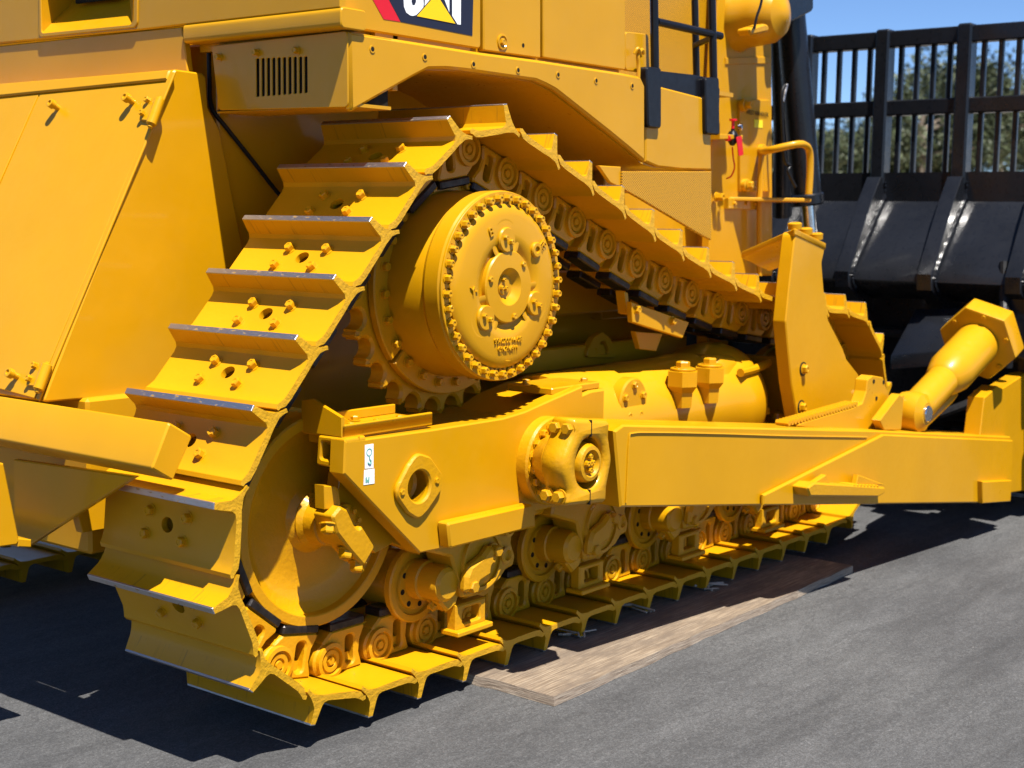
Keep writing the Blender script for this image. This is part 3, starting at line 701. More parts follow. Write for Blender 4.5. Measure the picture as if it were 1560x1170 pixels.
# near arm gusset at ball
part('ball_gusset', prism(fillet(ap([(1343, 641), (1373, 601), (1380, 606), (1376, 655), (1350, 656)], -.02), .006, 2), .05, 'y', .03, bevel=.004, M=AM), 'yellow', pa_)
# brace with cylinder and hexagonal flange
bl_ = onplane(1390, 628, PA+an_*-.10, an_); hx = at(1492, 520, 'x', 5.58)
bd = (hx-bl_).normalized(); LB = (hx-bl_).length
br = part('blade_brace', lathem([(0, .02), (.07, .02), (.085, .06), (.090, .10), (.090, LB*.42), (.104, LB*.44), (.128, LB*.55), (.128, LB*.98), (0, LB*.98)], bl_, bd, 48, ang=25), 'yellow_panel')
part('eye', lathem([(0, -.085), (.06, -.085), (.105, -.06), (.112, -.03), (.112, .03), (.105, .06), (.06, .085), (0, .085)], bl_, an_, 40, ang=25), 'yellow', br)
part('pin', lathem([(0, .0), (.045, .0), (.045, .092), (.040, .097), (0, .097)], bl_, an_, 24), 'chrome', br)
fm = frame(bl_+bd*LB*.96, bd) @ Mx.Rotation(R(18), 4, 'Z')
bm = bmesh.new(); lathe(bm, [(0, 0), (.235, 0), (.235, .15), (0, .15)], 6, fm); fl = part('flange', mesh(bm, bevel=.016, seg=2), 'yellow', br)
for k in range(6):
    a = R(60*k+30); q = fm @ V((.18*math.cos(a), .18*math.sin(a), -.001)); bolt(fl, q, -bd, .014, .008)
bm = bmesh.new(); tube(bm, [bl_+bd*.10+V((.03, -.02, -.11)), bl_+bd*LB*.45+V((.03, -.02, -.115)), bl_+bd*LB*.6+V((.03, -.0, -.15))], [.02, .03, .02], 8); part('grease_line', mesh(bm), 'yellow', br)
# end fork plate, outside the frame to the right
part('fork_plate', prism(pp([(1494, 668), (1501, 606), (1521, 588), (1528, 592), (1562, 570), (1640, 556), (1640, 742), (1560, 748), (1536, 752), (1536, 668)], 'y', -.48), .10, 'y', -.475, bevel=.006), 'yellow_panel', pa_)
part('fork_plate', prism(pp([(1478, 668), (1493, 595), (1506, 594), (1497, 668)], 'y', -.36), .04, 'y', -.36, bevel=.004), 'yellow', pa_)

# ---- front guide plate standing in front of the upper run
gp = [(1212, 352), (1258, 374), (1252, 400), (1255, 440), (1262, 487), (1284, 530), (1290, 547), (1308, 570), (1313, 590), (1311, 612), (1306, 640), (1216, 645), (1206, 585), (1201, 535), (1197, 490), (1202, 440), (1207, 395)]
gd = part('track_guide', prism(fillet(pp(gp, 'y', -.08), .035, 4), .075, 'y', -.08, bevel=.006), 'yellow_panel')
q0 = at(1212, 352, 'y', -.08); q1 = at(1258, 374, 'y', -.08)
bm = bmesh.new(); gpts = [at(1211, 347, 'y', -.085), at(1259, 370, 'y', -.085), at(1172, 404, 'y', .33), at(1129, 383, 'y', .33)]
ga = [bm.verts.new(q_) for q_ in gpts]; gb_ = [bm.verts.new(q_-V((0, 0, .035))) for q_ in gpts]
bm.faces.new(ga); bm.faces.new(gb_)
for k in range(4): bm.faces.new((ga[k], ga[(k+1) % 4], gb_[(k+1) % 4], gb_[k]))
part('guide_top', mesh(bm, bevel=.006), 'yellow', gd)
part('guide_mount', boxm((4.14, -.005, .50), (4.19, .80, 1.06), .006), 'yellow_panel', gd)
for t_ in (.15, .5, .85):
    q = q0.lerp(q1, t_); part('cap_screw', lathem([(0, 0), (.034, 0), (.036, .028), (.026, .034), (0, .034)], q+V((0, .03, .02)), (-.1, 0, 1), 14), 'yellow', gd)
for x, y in ((1223, 562), (1220, 620), (1306, 600)):
    q = at(x, y, 'y', -.08); wsh = part('washer', lathem([(0, 0), (.036, 0), (.036, .004), (0, .004)], q, (0, -1, 0), 20), 'dark_void', gd); bolt(gd, q+V((.0, -.002, 0)), YN, .022, .028)

FSK = .135
# ---- main case between the tracks
mc = part('main_frame', boxm((1.0, .93, .62), (4.4, 2.33, 2.42), .01), 'yellow')
part('engine_side', prism(pp([(948, 261), (1084, 261), (1084, 366), (1062, 354), (1022, 330), (975, 302), (948, 287)], 'y', FSK), .02, 'y', FSK), 'perforated_yellow', mc)
part('engine_side_frame', prism(pp([(912, 252), (946, 254), (946, 286), (930, 278)], 'y', FSK+.01), .02, 'y', FSK+.01), 'yellow', mc)
part('engine_inner', boxm((3.50, .86, 1.25), (4.62, .93, 2.75), .006), 'yellow', mc)
part('side_rail', boxm((2.7, .76, 1.30), (4.5, .93, 1.52), .01), 'yellow', mc)
wp = part('wear_plate', prism(pp([(962, 460), (1050, 491), (1040, 515), (964, 491)], 'y', .15), .03, 'y', .15), 'yellow', mc)
for x, y in ((970, 467), (1024, 484)): bolt(wp, at(x, y+5, 'y', .15), YN, .018, .018)
for a in ((953, 445, 958, 475),): part('rib', prism(pp([(951, 444), (957, 446), (960, 480), (955, 478)], 'y', .23), .05, 'y', .23), 'yellow', mc)
part('rib', prism(pp([(968, 505), (1010, 508), (1000, 535), (975, 532)], 'y', .30), .03, 'y', .30), 'yellow', mc)
part('lifting_eye', prism(fillet(pp([(890, 545), (905, 515), (918, 505), (930, 515), (944, 545)], 'y', .62), .03, 4), .04, 'y', .62, [fillet(pp([(908, 540), (916, 520), (923, 520), (930, 540)], 'y', .62), .02, 3)]), 'yellow', mc)
part('rock_guard', boxm((2.35, .64, 1.05), (4.0, .72, 1.16), .008), 'yellow', mc)
# upper run skid blocks seen below the links
for k in range(5):
    q = at(905+46*k, 410+26*k, 'y', .62); part('skid_block', boxm((q.x-.10, .60, q.z-.05), (q.x+.12, .68, q.z+.05), .008), 'yellow', mc)

# ---- fender and hood
FS = .14
sk = [(533, 48), (733, 80), (823, 92), (947, 111), (977, 117), (983, 130), (983, 247), (960, 227), (927, 200), (880, 163), (847, 137), (832, 129), (817, 122.5), (707, 107), (680, 104.5), (653, 105), (630, 117), (538, 169), (535, 165)]
skp = part('fender_skirt', prism(pp(sk, 'y', FS), .035, 'y', FS, bevel=.010), 'yellow_panel')
for x, y in ((567, 75), (647, 87), (721, 98), (789, 107), (850, 114), (908, 123), (963, 131)):
    q = at(x, y, 'y', FS); rv = part('rivet_hole', lathem([(0, .0), (.0075, .0), (.008, .002), (.013, .0025), (.014, 0)], q+V((0, -.0005, 0)), (0, -1, 0), 14), 'yellow', skp)
    part('hole', cylm(q+V((0, -.001, 0)), q+V((0, -.0026, 0)), .0085, bevel=0), 'dark_void', rv)  # dark disc paints the shade inside the rivet hole
# underside of the fender following the arch
arch = [at(x, y, 'y', FS) for x, y in ((566, 156), (630, 119), (653, 106), (707, 108), (817, 124), (847, 139), (927, 202), (985, 249), (1003, 255), (1083, 260))]
bm = bmesh.new()
a_ = [bm.verts.new((q.x, FS+.03, q.z)) for q in arch]; b__ = [bm.verts.new((q.x, .94, q.z+.01)) for q in arch]
c_ = [bm.verts.new((q.x, FS+.03, q.z+.012)) for q in arch]; d_ = [bm.verts.new((q.x, .94, q.z+.022)) for q in arch]
for k in range(len(arch)-1):
    bm.faces.new((a_[k], a_[k+1], b__[k+1], b__[k])); bm.faces.new((c_[k], c_[k+1], d_[k+1], d_[k]))
    bm.faces.new((a_[k], a_[k+1], c_[k+1], c_[k]))
part('fender_liner', mesh(bm), 'yellow')
part('fender_bulkhead', boxm((1.17, FS+.04, 2.22), (1.20, .95, 2.42), .003), 'yellow')
bm = bmesh.new()
q = at(533, 48, 'y', FS); zt_ = q.z
box(bm, (q.x+.02, FS+.035, zt_-.02), (3.6, .95, zt_+.0)); part('deck', mesh(bm), 'yellow')
# front end of the fender
ff = part('fender_front', prism(pp([(984, 128), (1010, 133), (1083, 152), (1084, 259), (1040, 258), (1003, 254), (984, 246)], 'y', FS+.012), .03, 'y', FS+.012, bevel=.007), 'yellow_panel')
part('fender_front_top', boxm((at(984, 128, 'y', FS).x, FS+.02, at(1010, 140, 'y', FS).z-.02), (at(1083, 152, 'y', FS).x, .86, at(1010, 140, 'y', FS).z), .004), 'yellow', ff)
# side doors with the emblem
DY = FS+.03
d1 = part('side_door', prism(fillet(pp([(523, 41), (733, 75), (733, -170), (521, -190)], 'y', DY), .02, 4), .03, 'y', DY, bevel=.006), 'yellow_panel')
d2 = part('side_door', prism(fillet(pp([(737, 77), (824, 89), (824, -165), (737, -170)], 'y', DY), .008, 3), .03, 'y', DY, bevel=.005), 'yellow_panel')
d3 = part('side_door', prism(fillet(pp([(828, 88), (953, 107), (953, -160), (828, -165)], 'y', DY), .008, 3), .03, 'y', DY, bevel=.005), 'yellow_panel')
part('hood_inner', boxm((at(523, 41, 'y', DY).x+.02, DY+.035, zt_-.01), (at(953, 105, 'y', DY).x, .95, zt_+.55), 0), 'yellow')
kn = at(765, 64, 'y', DY); lt = part('latch', lathem([(0, .0), (.03, .0), (.03, .005), (.024, .006), (.02, .001), (0, .001)], kn, (0, -1, 0), 24), 'yellow', d2); bolt(lt, kn+V((0, -.001, 0)), YN, .013, .01)
part('hole', cylm(at(797, 69, 'y', DY)+V((0, -.001, 0)), at(797, 69, 'y', DY)+V((0, .002, 0)), .008, bevel=0), 'dark_void', d2)
def decal(name, pts, mat, lift, holes=(), parent=d1):
    return part(name, prism(pp(pts, 'y', DY-lift), .0008, 'y', DY-lift, [pp(h, 'y', DY-lift) for h in holes], bevel=0), mat, parent)
decal('emblem_stripe', [(540, -51), (565, -51), (610, 33.2), (584.6, 29.3)], 'red', .0014)
decal('emblem_field', [(565.6, -51), (722, -40), (719.7, 54.6), (610.6, 33.2)], 'navy', .0014)
cshape = [(645, -3), (645.5, 6), (645, 11), (640, 17), (634, 23), (629, 24.2), (625, 23.4), (619, 19), (615.5, 10), (615, 0), (615, -18), (617, -30), (622, -36), (630, -38), (640, -34), (645, -26), (645.5, -15), (635, -16), (634, -24), (629, -27), (627, -20), (627, 3), (628.5, 8), (632, 8), (634, 3), (634.5, -4)]
decal('letter_c', cshape, 'white', .0024)
decal('letter_a', [(647, 9), (657, -3), (659, -25), (668, -25), (684.6, 19), (684.6, -28), (672, -38), (656, -38), (648, -10)], 'white', .0024)
decal('letter_t', [(689, 24), (697, 37), (702, 37.7), (702.4, -20), (712, -20), (712, -32), (680, -34), (680, -24), (689, -23)], 'white', .0024)
decal('emblem_triangle', [(635.4, 24.6), (665, -9), (693.8, 36)], 'logo_yellow', .0034)
# ---- engine grille behind the ladder, corner bracket
eg = part('engine_enclosure', boxm((3.30, .80, 2.05), (4.60, .93, 3.3), .01), 'perforated_yellow')
gbk = part('hook_bracket', prism(fillet(pp([(953, 48), (988, 52), (990, 112), (953, 107)], 'y', DY+.02), .02, 4), .02, 'y', DY+.02), 'yellow')
q = at(974, 82, 'y', DY)
bm = bmesh.new(); tube(bm, smoothpath([at(972, 130, 'y', DY-.02), at(973, 100, 'y', DY-.02), at(972, 84, 'y', DY-.02), at(978, 76, 'y', DY-.02), at(981, 82, 'y', DY-.02)], 5), .009, 8)
tube(bm, smoothpath([at(966, 82, 'y', DY-.02), at(972, 74, 'y', DY-.03), at(976, 86, 'y', DY-.02)], 5), .008, 8); part('hook', mesh(bm), 'yellow', gbk)

# ---- grille box at the back of the fender
GX = at(530, 165, 'y', FS).x
ob = fillet(pp([(322, 70), (529, 47), (530, 163), (333, 168)], 'x', GX), .018, 4)
slots = []
for k in range(10):
    x = 392+8.15*k; y0 = 89-.35*k; slots.append(fillet(pp([(x-2.4, y0), (x+2.4, y0-.3), (x+2.7, y0+58-.3*k), (x-2.0, y0+58.5-.3*k)], 'x', GX), .006, 3))
gb = part('vent_box', prism(ob, .007, 'x', GX, slots, bevel=.002), 'yellow_panel')
yv = [q[0] for q in ob]; zv = [q[1] for q in ob]
part('slot_shade_block', boxm((GX+.012, min(yv)+.02, min(zv)+.01), (GX+.22, max(yv)-.02, max(zv)-.01), 0), 'dark_void', gb)  # near-black block added so the slots look shaded; the dark is its colour
bm = bmesh.new()
box(bm, (GX+.02, min(yv)+.004, min(zv)+.004), (GX+.22, max(yv)-.004, min(zv)+.016)); box(bm, (GX+.02, min(yv)+.004, max(zv)-.016), (GX+.22, max(yv)-.004, max(zv)-.004)); box(bm, (GX+.02, max(yv)-.02, min(zv)+.01), (GX+.22, max(yv)-.004, max(zv)-.01))
part('vent_box_shell', mesh(bm), 'yellow', gb)
# hood lip over the vent box
for x, y in ((335, 87), (392, 80), (453, 77)): bolt(gb, at(x, y, 'x', GX), V((-1, 0, 0)), .0125, .022)
hs = [at(318, 76, 'y', .93), at(319, 120, 'y', .93), at(322, 163, 'y', .93), at(345, 195, 'y', .92), at(385, 245, 'y', .91), at(420, 290, 'y', .90), at(432, 301, 'y', .88), at(442, 301, 'y', .85)]
part('hose', tubem(hs, .0085, 8, 6), 'rubber')

# ---- rear of the cab platform
RX = GX-.045
up_ = part('rear_panel', prism(pp([(-260, 90), (0, 66), (212, 46), (280, 38), (519, 12), (519, -160), (-260, -90)], 'x', RX), .03, 'x', RX, [fillet(pp([(61, 53), (200, 39.5), (206, 32), (207, -112), (60, -92)], 'x', RX), .016, 4)], bevel=.006), 'yellow_panel')
part('rear_sill', prism(pp([(-260, 93), (4, 69.5), (204, 48), (276, 41), (280, 62), (286, 112), (290, 170), (-260, 190)], 'x', RX+.008), .03, 'x', RX+.008, bevel=.004), 'yellow_panel', up_)
b0, b1 = at(280, 52, 'x', RX), at(521, 26, 'x', RX)
part('rear_rail', prism(fillet([(RX-.005, b1.z-.035), (RX+.12, b1.z-.035), (RX+.12, b1.z+.035), (RX-.005, b1.z+.035)], .02, 5), b0.y-b1.y, 'y', b1.y, bevel=.004), 'yellow_panel', up_)
# recessed lamp frame
lf = part('lamp_recess', prism(fillet(pp([(59, 57), (204, 42), (209, 36), (210, -120), (57, -100)], 'x', RX-.006), .02, 4), .010, 'x', RX-.006, [fillet(pp([(63, 50), (198, 37), (203, 30), (205, -110), (61, -90)], 'x', RX-.006), .016, 4)], bevel=.003), 'yellow')
pB = [at(63, 50, 'x', RX-.028), at(200, 37, 'x', RX-.028)]
bm = bmesh.new()
c0, c1 = at(112, -4, 'x', RX+.0), at(178, -12, 'x', RX+.0)
Vn = lambda q: bm.verts.new(q)
e1_, e2_ = at(62, 52, 'x', RX-.002), at(202, 38, 'x', RX-.002); e3, e4 = at(205, -110, 'x', RX-.002), at(60, -90, 'x', RX-.002)
i1, i2 = at(112, 2, 'x', RX+.16), at(196, -6, 'x', RX+.16); i3, i4 = at(196, -80, 'x', RX+.16), at(112, -70, 'x', RX+.16)
E_ = [Vn(q) for q in (e1_, e2_, e3, e4)]; I_ = [Vn(q) for q in (i1, i2, i3, i4)]
for k in range(4): bm.faces.new((E_[k], E_[(k+1) % 4], I_[(k+1) % 4], I_[k]))
bm.faces.new(I_); part('recess_walls', mesh(bm, ang=10), 'yellow_panel', lf)
part('lamp_lens', prism(fillet(pp([(114, 6), (180, -2), (180, -70), (114, -66)], 'x', RX+.10), .01, 3), .01, 'x', RX+.10), 'dark_void', lf)
bm = bmesh.new(); box(bm, (RX+.22, FS+.04, zt_+.0), (1.6, 2.9, zt_+.7)); part('cab_platform', mesh(bm), 'yellow')

# ---- rear tank with sloped door
TYs = .90
tpoly = [(.765, 2.285), (.78, 2.297), (.905, 2.294), (.922, 2.28), (.930, 2.17), (.985, 2.09), (1.10, 1.62), (1.16, 1.30), (1.16, 1.10), (.19, 1.118)]
tk = part('rear_tank', prism(fillet(tpoly, .012, 3), 1.46, 'y', TYs, bevel=.006), 'yellow_panel')
sp0 = V((.771, TYs, 2.291)); sdir = V((.19-.771, 0, 1.125-2.291)).normalized(); sn = V((sdir.z, 0, -sdir.x)).normalized()
if sn.x > 0: sn = -sn
SM = Mx.Identity(4)      # local: x = y world, y = up the slope, z = out
for i in range(3): SM[i][0] = (0, 1, 0)[i]; SM[i][1] = -sdir[i]; SM[i][2] = sn[i]; SM[i][3] = sp0[i]
def sp_(pts, off=0):
    out = []
    for x, y in pts:
        l = onplane(x, y, sp0+sn*off, sn)-sp0; out.append((l.y, l.dot(-sdir)))
    return out
dr = part('tank_door', prism(sp_([(256, 127), (63, 146), (-120, 560), (55, 608)]), .008, 'z', .0, bevel=.002, M=SM), 'yellow_panel', tk)
part('tank_door', prism(sp_([(60, 146), (-220, 176), (-300, 520), (-123, 560)]), .008, 'z', .0, bevel=.002, M=SM), 'yellow_panel', tk)
lipm = prism(fillet(sp_([(263, 109), (258, 124), (-250, 174), (-250, 150)]), .004, 2), .016, 'z', 0, bevel=.006, M=SM); part('tank_lip', lipm, 'yellow_panel', tk)
part('corner_strip', prism(sp_([(262, 110), (269, 112), (62, 612), (57, 609)]), .010, 'z', 0, bevel=.003, M=SM), 'yellow_panel', tk)
def sw(x, y, off): return onplane(x, y, sp0+sn*off, sn)
for (x, y) in ((236, 168), (64, 572)):
    a, b_ = sw(x+8, y-17, .03), sw(x-6, y+22, .03)
    hg = part('hinge', cylm(a, b_, .019, n=20), 'yellow', tk); part('pin', cylm(a+(a-b_)*.08, b_+(b_-a)*.12, .010, n=12), 'yellow', hg)
    part('hinge_leaf', prism(sp_([(x-18, y-8), (x+2, y-14), (x-6, y+18), (x-22, y+16)], .012), .012, 'z', .008, M=SM), 'yellow', hg)
    for dx, dy in ((-9, -14), (-17, 6)): bolt(hg, sw(x+dx, y+dy, .018), sn, .012, .02)
for x, y in ((89, 165), (203, 156), (27, 574)): 
    q = sw(x, y, .008); part('door_stud', lathem([(0, 0), (.012, 0), (.012, .024), (.018, .025), (.018, .045), (.010, .046), (.008, .04), (0, .04)], q, sn, 16), 'yellow', tk)

# ---- rear cross beam (turned square bar) and what hangs below it
BY = .18
bc_ = pp([(258, 643), (294, 665), (264, 733), (231, 714)], 'y', BY)
bmz = part('rear_beam', prism(fillet(bc_, .010, 3), 2.86, 'y', BY, bevel=.006), 'yellow_panel')
mx_ = sum(q[0] for q in bc_)/4; mz_ = sum(q[1] for q in bc_)/4
gx = mx_-.01
part('beam_gusset', prism(pp([(205, 726), (20, 700), (22, 832), (42, 832)], 'x', gx), .025, 'x', gx, bevel=.004), 'yellow_panel', bmz)
part('beam_arm', prism(pp([(-60, 690), (6, 706), (30, 824), (26, 830), (-60, 842)], 'y', .80), .05, 'y', .80, bevel=.005), 'yellow_panel', bmz)
part('beam_bar', prism(pp([(28, 820), (48, 822), (48, 834), (28, 833)], 'y', .80), 1.2, 'y', .80), 'yellow', bmz)
rh = part('rear_case', boxm((.34, .86, .56), (1.4, 2.4, 1.12), .012), 'yellow_panel')
part('case_side', prism(pp([(118, 782), (165, 748), (165, 805), (126, 812)], 'y', .82), .04, 'y', .82), 'yellow_panel', rh)
part('case_lower', prism([(.5, .95), (.72, .95), (.72, .56), (.62, .56)], 1.5, 'y', .84), 'yellow_panel', rh)

# ---- radiator guard tower
TWY = .75
tw = part('radiator_guard', prism(pp([(1105, -140), (1176, -140), (1176, 20), (1178, 420), (1086, 420), (1096, 150)], 'y', TWY), 1.76, 'y', TWY, bevel=.012), 'yellow_panel')
part('guard_flange', prism(pp([(1100, -140), (1112, -140), (1100, 110), (1090, 420), (1079, 420), (1084, 260), (1088, 110)], 'y', TWY-.03), .05, 'y', TWY-.03, bevel=.004), 'yellow_panel', tw)
part('weld_strip', prism(pp([(1106, 88), (1174, 86), (1174, 97), (1106, 98)], 'y', TWY-.008), .012, 'y', TWY-.008, bevel=.003), 'yellow', tw)
bl = at(1158, 24, 'y', .62)
tb_ = part('trunnion_housing', lathem([(0, -.02), (.05, .0), (.12, .03), (.155, .08), (.165, .16), (.175, .26), (.24, .36), (.25, .42)], bl+V((0, -.16, 0)), (0, 1, 0), 36), 'yellow_panel', tw)
part('housing_boss', prism(fillet(pp([(1140, 44), (1165, 36), (1172, 38), (1172, 48), (1145, 54)], 'y', .44), .015, 3), .08, 'y', .44, bevel=.01), 'yellow_cast', tw)
bm = bmesh.new(); tube(bm, smoothpath([at(1149, 44, 'y', .42), at(1153, 25, 'y', .41), at(1160, 2, 'y', .40), at(1163, -40, 'y', .40)], 4), .008, 6); part('hose', mesh(bm), 'rubber', tw)
# side plate, bosses, small door, step and handle
sd = part('guard_plate', prism(fillet(pp([(1128, 152), (1174, 152), (1176, 292), (1128, 292)], 'y', TWY-.02), .02, 4), .024, 'y', TWY-.02, bevel=.004), 'yellow_panel', tw)
for x, y in ((1133, 160), (1135, 282), (1160, 229)):
    q = at(x, y, 'y', TWY-.03); lg = part('lug', lathem([(0, 0), (.036, 0), (.036, .026), (.030, .030), (0, .030)], q+V((0, .01, 0)), (0, -1, 0), 20), 'yellow', sd)
    bolt(lg, q+V((0, -.025, 0)), YN, .022, .03)
sc_ = [at(1110, 303, 'y', .745), at(1236, 298, 'y', .40), at(1231, 291, 'y', .52), at(1178, 291, 'y', .745)]; zs_ = sc_[0].z
stp_ = part('step_plate', prism([(q.x, q.y) for q in sc_], .022, 'z', zs_-.011, bevel=.005), 'yellow', tw)
part('step_bracket', prism(pp([(1110, 302), (1158, 302), (1158, 320), (1110, 318)], 'y', .72), .03, 'y', .72), 'yellow', stp_)
for x in (1119, 1137, 1150): bolt(stp_, at(x, 310, 'y', .72), YN, .012, .012)
part('grab_handle', tubem([at(1160, 230, 'y', .72), at(1167, 230, 'y', .60), at(1180, 227, 'y', .52), at(1212, 220, 'y', .42), at(1226, 221, 'y', .41), at(1233, 231, 'y', .41), at(1234, 258, 'y', .41), at(1232, 296, 'y', .41)], .021, 12, 6), 'yellow', tw)
part('post', tubem([at(1160, 235, 'y', .70), at(1157, 300, 'y', .70), at(1157, 420, 'y', .70)], .018, 8), 'yellow', tw)
bolt(tw, at(1091, 300, 'y', .70), YN, .022, .05)
# red manual actuator with tag
ac = at(1116, 210, 'y', .62)
aco = part('fire_actuator', lathem([(0, -.045), (.014, -.04), (.028, -.016), (.030, .016), (.02, .035), (.011, .04), (.011, .05), (0, .05)], ac, (0, 0, 1), 18), 'black_trim', tw)
part('pull_knob', lathem([(0, 0), (.009, 0), (.009, .045), (.022, .048), (.022, .058), (0, .06)], ac+V((0, 0, .045)), (0, 0, 1), 16), 'red', aco)
part('valve_body', lathem([(0, 0), (.013, 0), (.013, .05), (.018, .052), (.018, .065), (0, .065)], ac+V((-.02, 0, -.005)), (-1, -.2, 0), 12), 'red', aco)
part('gauge', lathem([(0, 0), (.018, 0), (.018, .02), (0, .022)], ac+V((.03, -.02, .06)), (.3, -1, 0), 16), 'chrome', aco)
tg_ = pp([(1122, 209), (1130, 207), (1133, 236), (1126, 238)], 'y', .58); part('warning_tag', prism(fillet(tg_, .008, 3), .004, 'y', .58, bevel=.001), 'red', aco)
part('actuator_hose', tubem([ac+V((0, 0, -.05)), at(1117, 240, 'y', .62), at(1119, 255, 'y', .62), at(1114, 268, 'y', .66), at(1107, 272, 'y', .70)], .0045, 6, 5), 'red', aco)
part('actuator_shelf', prism(pp([(1097, 204), (1132, 206), (1132, 212), (1097, 212)], 'y', .60), .12, 'y', .60), 'yellow', tw)
# door lettering and sticker
q = at(1154, 173, 'y', TWY-.024)
text('WEST HANDLER', .036, Mx.Translation(q) @ Mx.Rotation(R(90), 4, 'X'), 'lettering', tw, 'decal_black', .0006)
part('sticker', prism(pp([(1149, 182), (1162, 183), (1162, 195), (1149, 194)], 'y', TWY-.0225), .001, 'y', TWY-.0225, bevel=0), 'sticker_yellow', tw)

# ---- black access ladder
LY = .13
ldr = part('ladder', prism(fillet(pp([(985, 101), (1008, 103), (1008, 196), (988, 194)], 'y', LY), .02, 4), .05, 'y', LY, bevel=.006), 'black_trim')
part('ladder_foot', prism(fillet(pp([(1075, 118), (1096, 117), (1097, 206), (1076, 204)], 'y', LY), .02, 4), .05, 'y', LY, bevel=.006), 'black_trim', ldr)
part('ladder_plate', prism(pp([(1006, 108), (1058, 114), (1078, 118), (1078, 153), (1056, 150), (1006, 142)], 'y', LY+.03), .02, 'y', LY+.03, bevel=.003), 'black_trim', ldr)
for (x0_, x1_, yy) in ((994, 998, LY+.02), (1081, 1087, LY+.02)): part('stile', tubem([at(x1_, 118, 'y', yy), at(x0_, -160, 'y', yy)], .019, 10), 'black_trim', ldr)
part('stile', tubem([at(1061, 118, 'y', LY+.16), at(1055, -160, 'y', LY+.16)], .017, 10), 'black_trim', ldr)
part('rung', tubem([at(1000, 33, 'y', LY+.02), at(1098, 55, 'y', LY+.02)], .018, 10), 'black_trim', ldr)
part('rung', tubem([at(1058, 69, 'y', LY+.16), at(1084, 58, 'y', LY+.03)], .014, 10), 'black_trim', ldr)
for x in (1000, 1086): part('mount', boxm((at(x, 150, 'y', LY+.05).x-.03, LY+.04, at(x, 150, 'y', LY+.05).z-.1), (at(x, 150, 'y', LY+.05).x+.03, FS+.02, at(x, 150, 'y', LY+.05).z+.05), .003), 'black_trim', ldr)
part('lug', cylm(at(1070, 152, 'y', LY+.02), at(1070, 152, 'y', LY+.04), .012), 'chrome', ldr)

# ---- lift cylinder
c0, c1 = at(1206, 40, 'y', .78), at(1229, 300, 'y', .70)
lc = part('lift_cylinder', cylm(c0+(c0-c1)*.1, c1, .088, .092, 36, .004), 'black_paint')
part('cylinder_gland', cylm(c1-(c1-c0)*.02, c1+(c1-c0)*.05, .105, n=36, bevel=.01), 'black_paint', lc)
part('rod', cylm(c1, c1+(c1-c0)*.9, .045, n=24), 'chrome', lc)
part('yoke', prism(fillet(pp([(1196, -60), (1240, -60), (1240, 16), (1206, 34), (1196, 36)], 'y', .60), .03, 4), .10, 'y', .60, bevel=.012), 'black_paint', lc)
part('guard_tube', tubem([at(1188, 60, 'y', .95), at(1193, 200, 'y', .95), at(1192, 330, 'y', 1.0)], .06, 12), 'black_paint', lc)
part('hose', tubem([at(1196, 130, 'y', .62), at(1191, 150, 'y', .62), at(1195, 240, 'y', .62), at(1203, 252, 'y', .62), at(1201, 262, 'y', .62), at(1212, 285, 'y', .60)], .010, 8, 5), 'rubber', lc)
part('tube_clip', tubem([at(1193, 155, 'y', .63), at(1199, 128, 'y', .63)], .008, 8), 'worn_steel', lc)

# ---- blade with barred trash rack
BXK = 6.5; YA, YB = -1.15, 4.4
prof = [(6.46, 2.11), (6.56, 2.11), (6.70, 1.2), (6.95, .25), (7.0, -.02), (6.82, -.02), (6.45, .35), (6.40, .45), (6.36, 1.28), (6.06, 1.37), (6.02, 1.41), (6.04, 1.47), (6.46, 1.92)]
bldp = part('blade', prism(prof, YB-YA, 'y', YA, bevel=.012), 'black_paint')
yT = at(1400, 56, 'x', BXK).z
z_top, z_mid = 2.985, 2.535
for z, h in ((z_top, .105), (z_mid, .10)):
    part('rack_rail', boxm((BXK-.05, YA+.1, z-h/2), (BXK+.05, YB-.1, z+h/2), .008), 'black_paint', bldp)
y1 = at(1343, 130, 'x', BXK-.05).y; y2 = at(1467, 130, 'x', BXK-.05).y; dp = y1-y2
POST = boxm((-.075, -.048, 2.02), (.045, .048, 3.05), .012); POST.materials.append(MATS['black_paint'])
BAR = boxm((-.018, -.016, 2.05), (.018, .016, 2.98), .005); BAR.materials.append(MATS['black_paint'])
ribp = [(6.40, 2.08), (6.48, 2.08), (6.48, 1.86), (6.10, 1.40), (6.42, 1.25), (6.42, .42), (6.30, .42), (6.30, 1.2), (5.98, 1.36), (5.97, 1.46), (6.28, 1.93)]
RIB = prism(ribp, .10, 'y', -.045, bevel=.004); RIB.materials.append(MATS['black_paint'])
BEAD = tubem(smoothpath([(6.455, -.05, 2.05), (6.45, -.05, 1.93), (6.25, -.05, 1.715), (6.045, -.05, 1.49), (6.015, -.05, 1.41), (6.06, -.05, 1.36)], 10), [.012+.003*math.sin(k*2.3) for k in range(51)], 6); BEAD.materials.append(MATS['black_paint'])
k = -5
while True:
    yy = y2+dp*k
    if yy > YB-.1: break
    if yy > YA+.1:
        part('rack_post', POST, None, bldp, Mx.Translation((BXK, yy, 0)))
        part('rib', RIB, None, bldp, Mx.Translation((0, yy, 0))); part('weld_bead', BEAD, None, bldp, Mx.Translation((0, yy, 0)))
    for j in range(1, 5):
        yb = yy+dp*j/5
        if YA+.1 < yb < YB-.1: part('rack_bar', BAR, None, bldp, Mx.Translation((BXK, yb, 0)))
    k += 1
part('cutting_edge', boxm((6.80, YA, -.028), (7.02, YB, .05), .004), 'worn_steel', bldp)
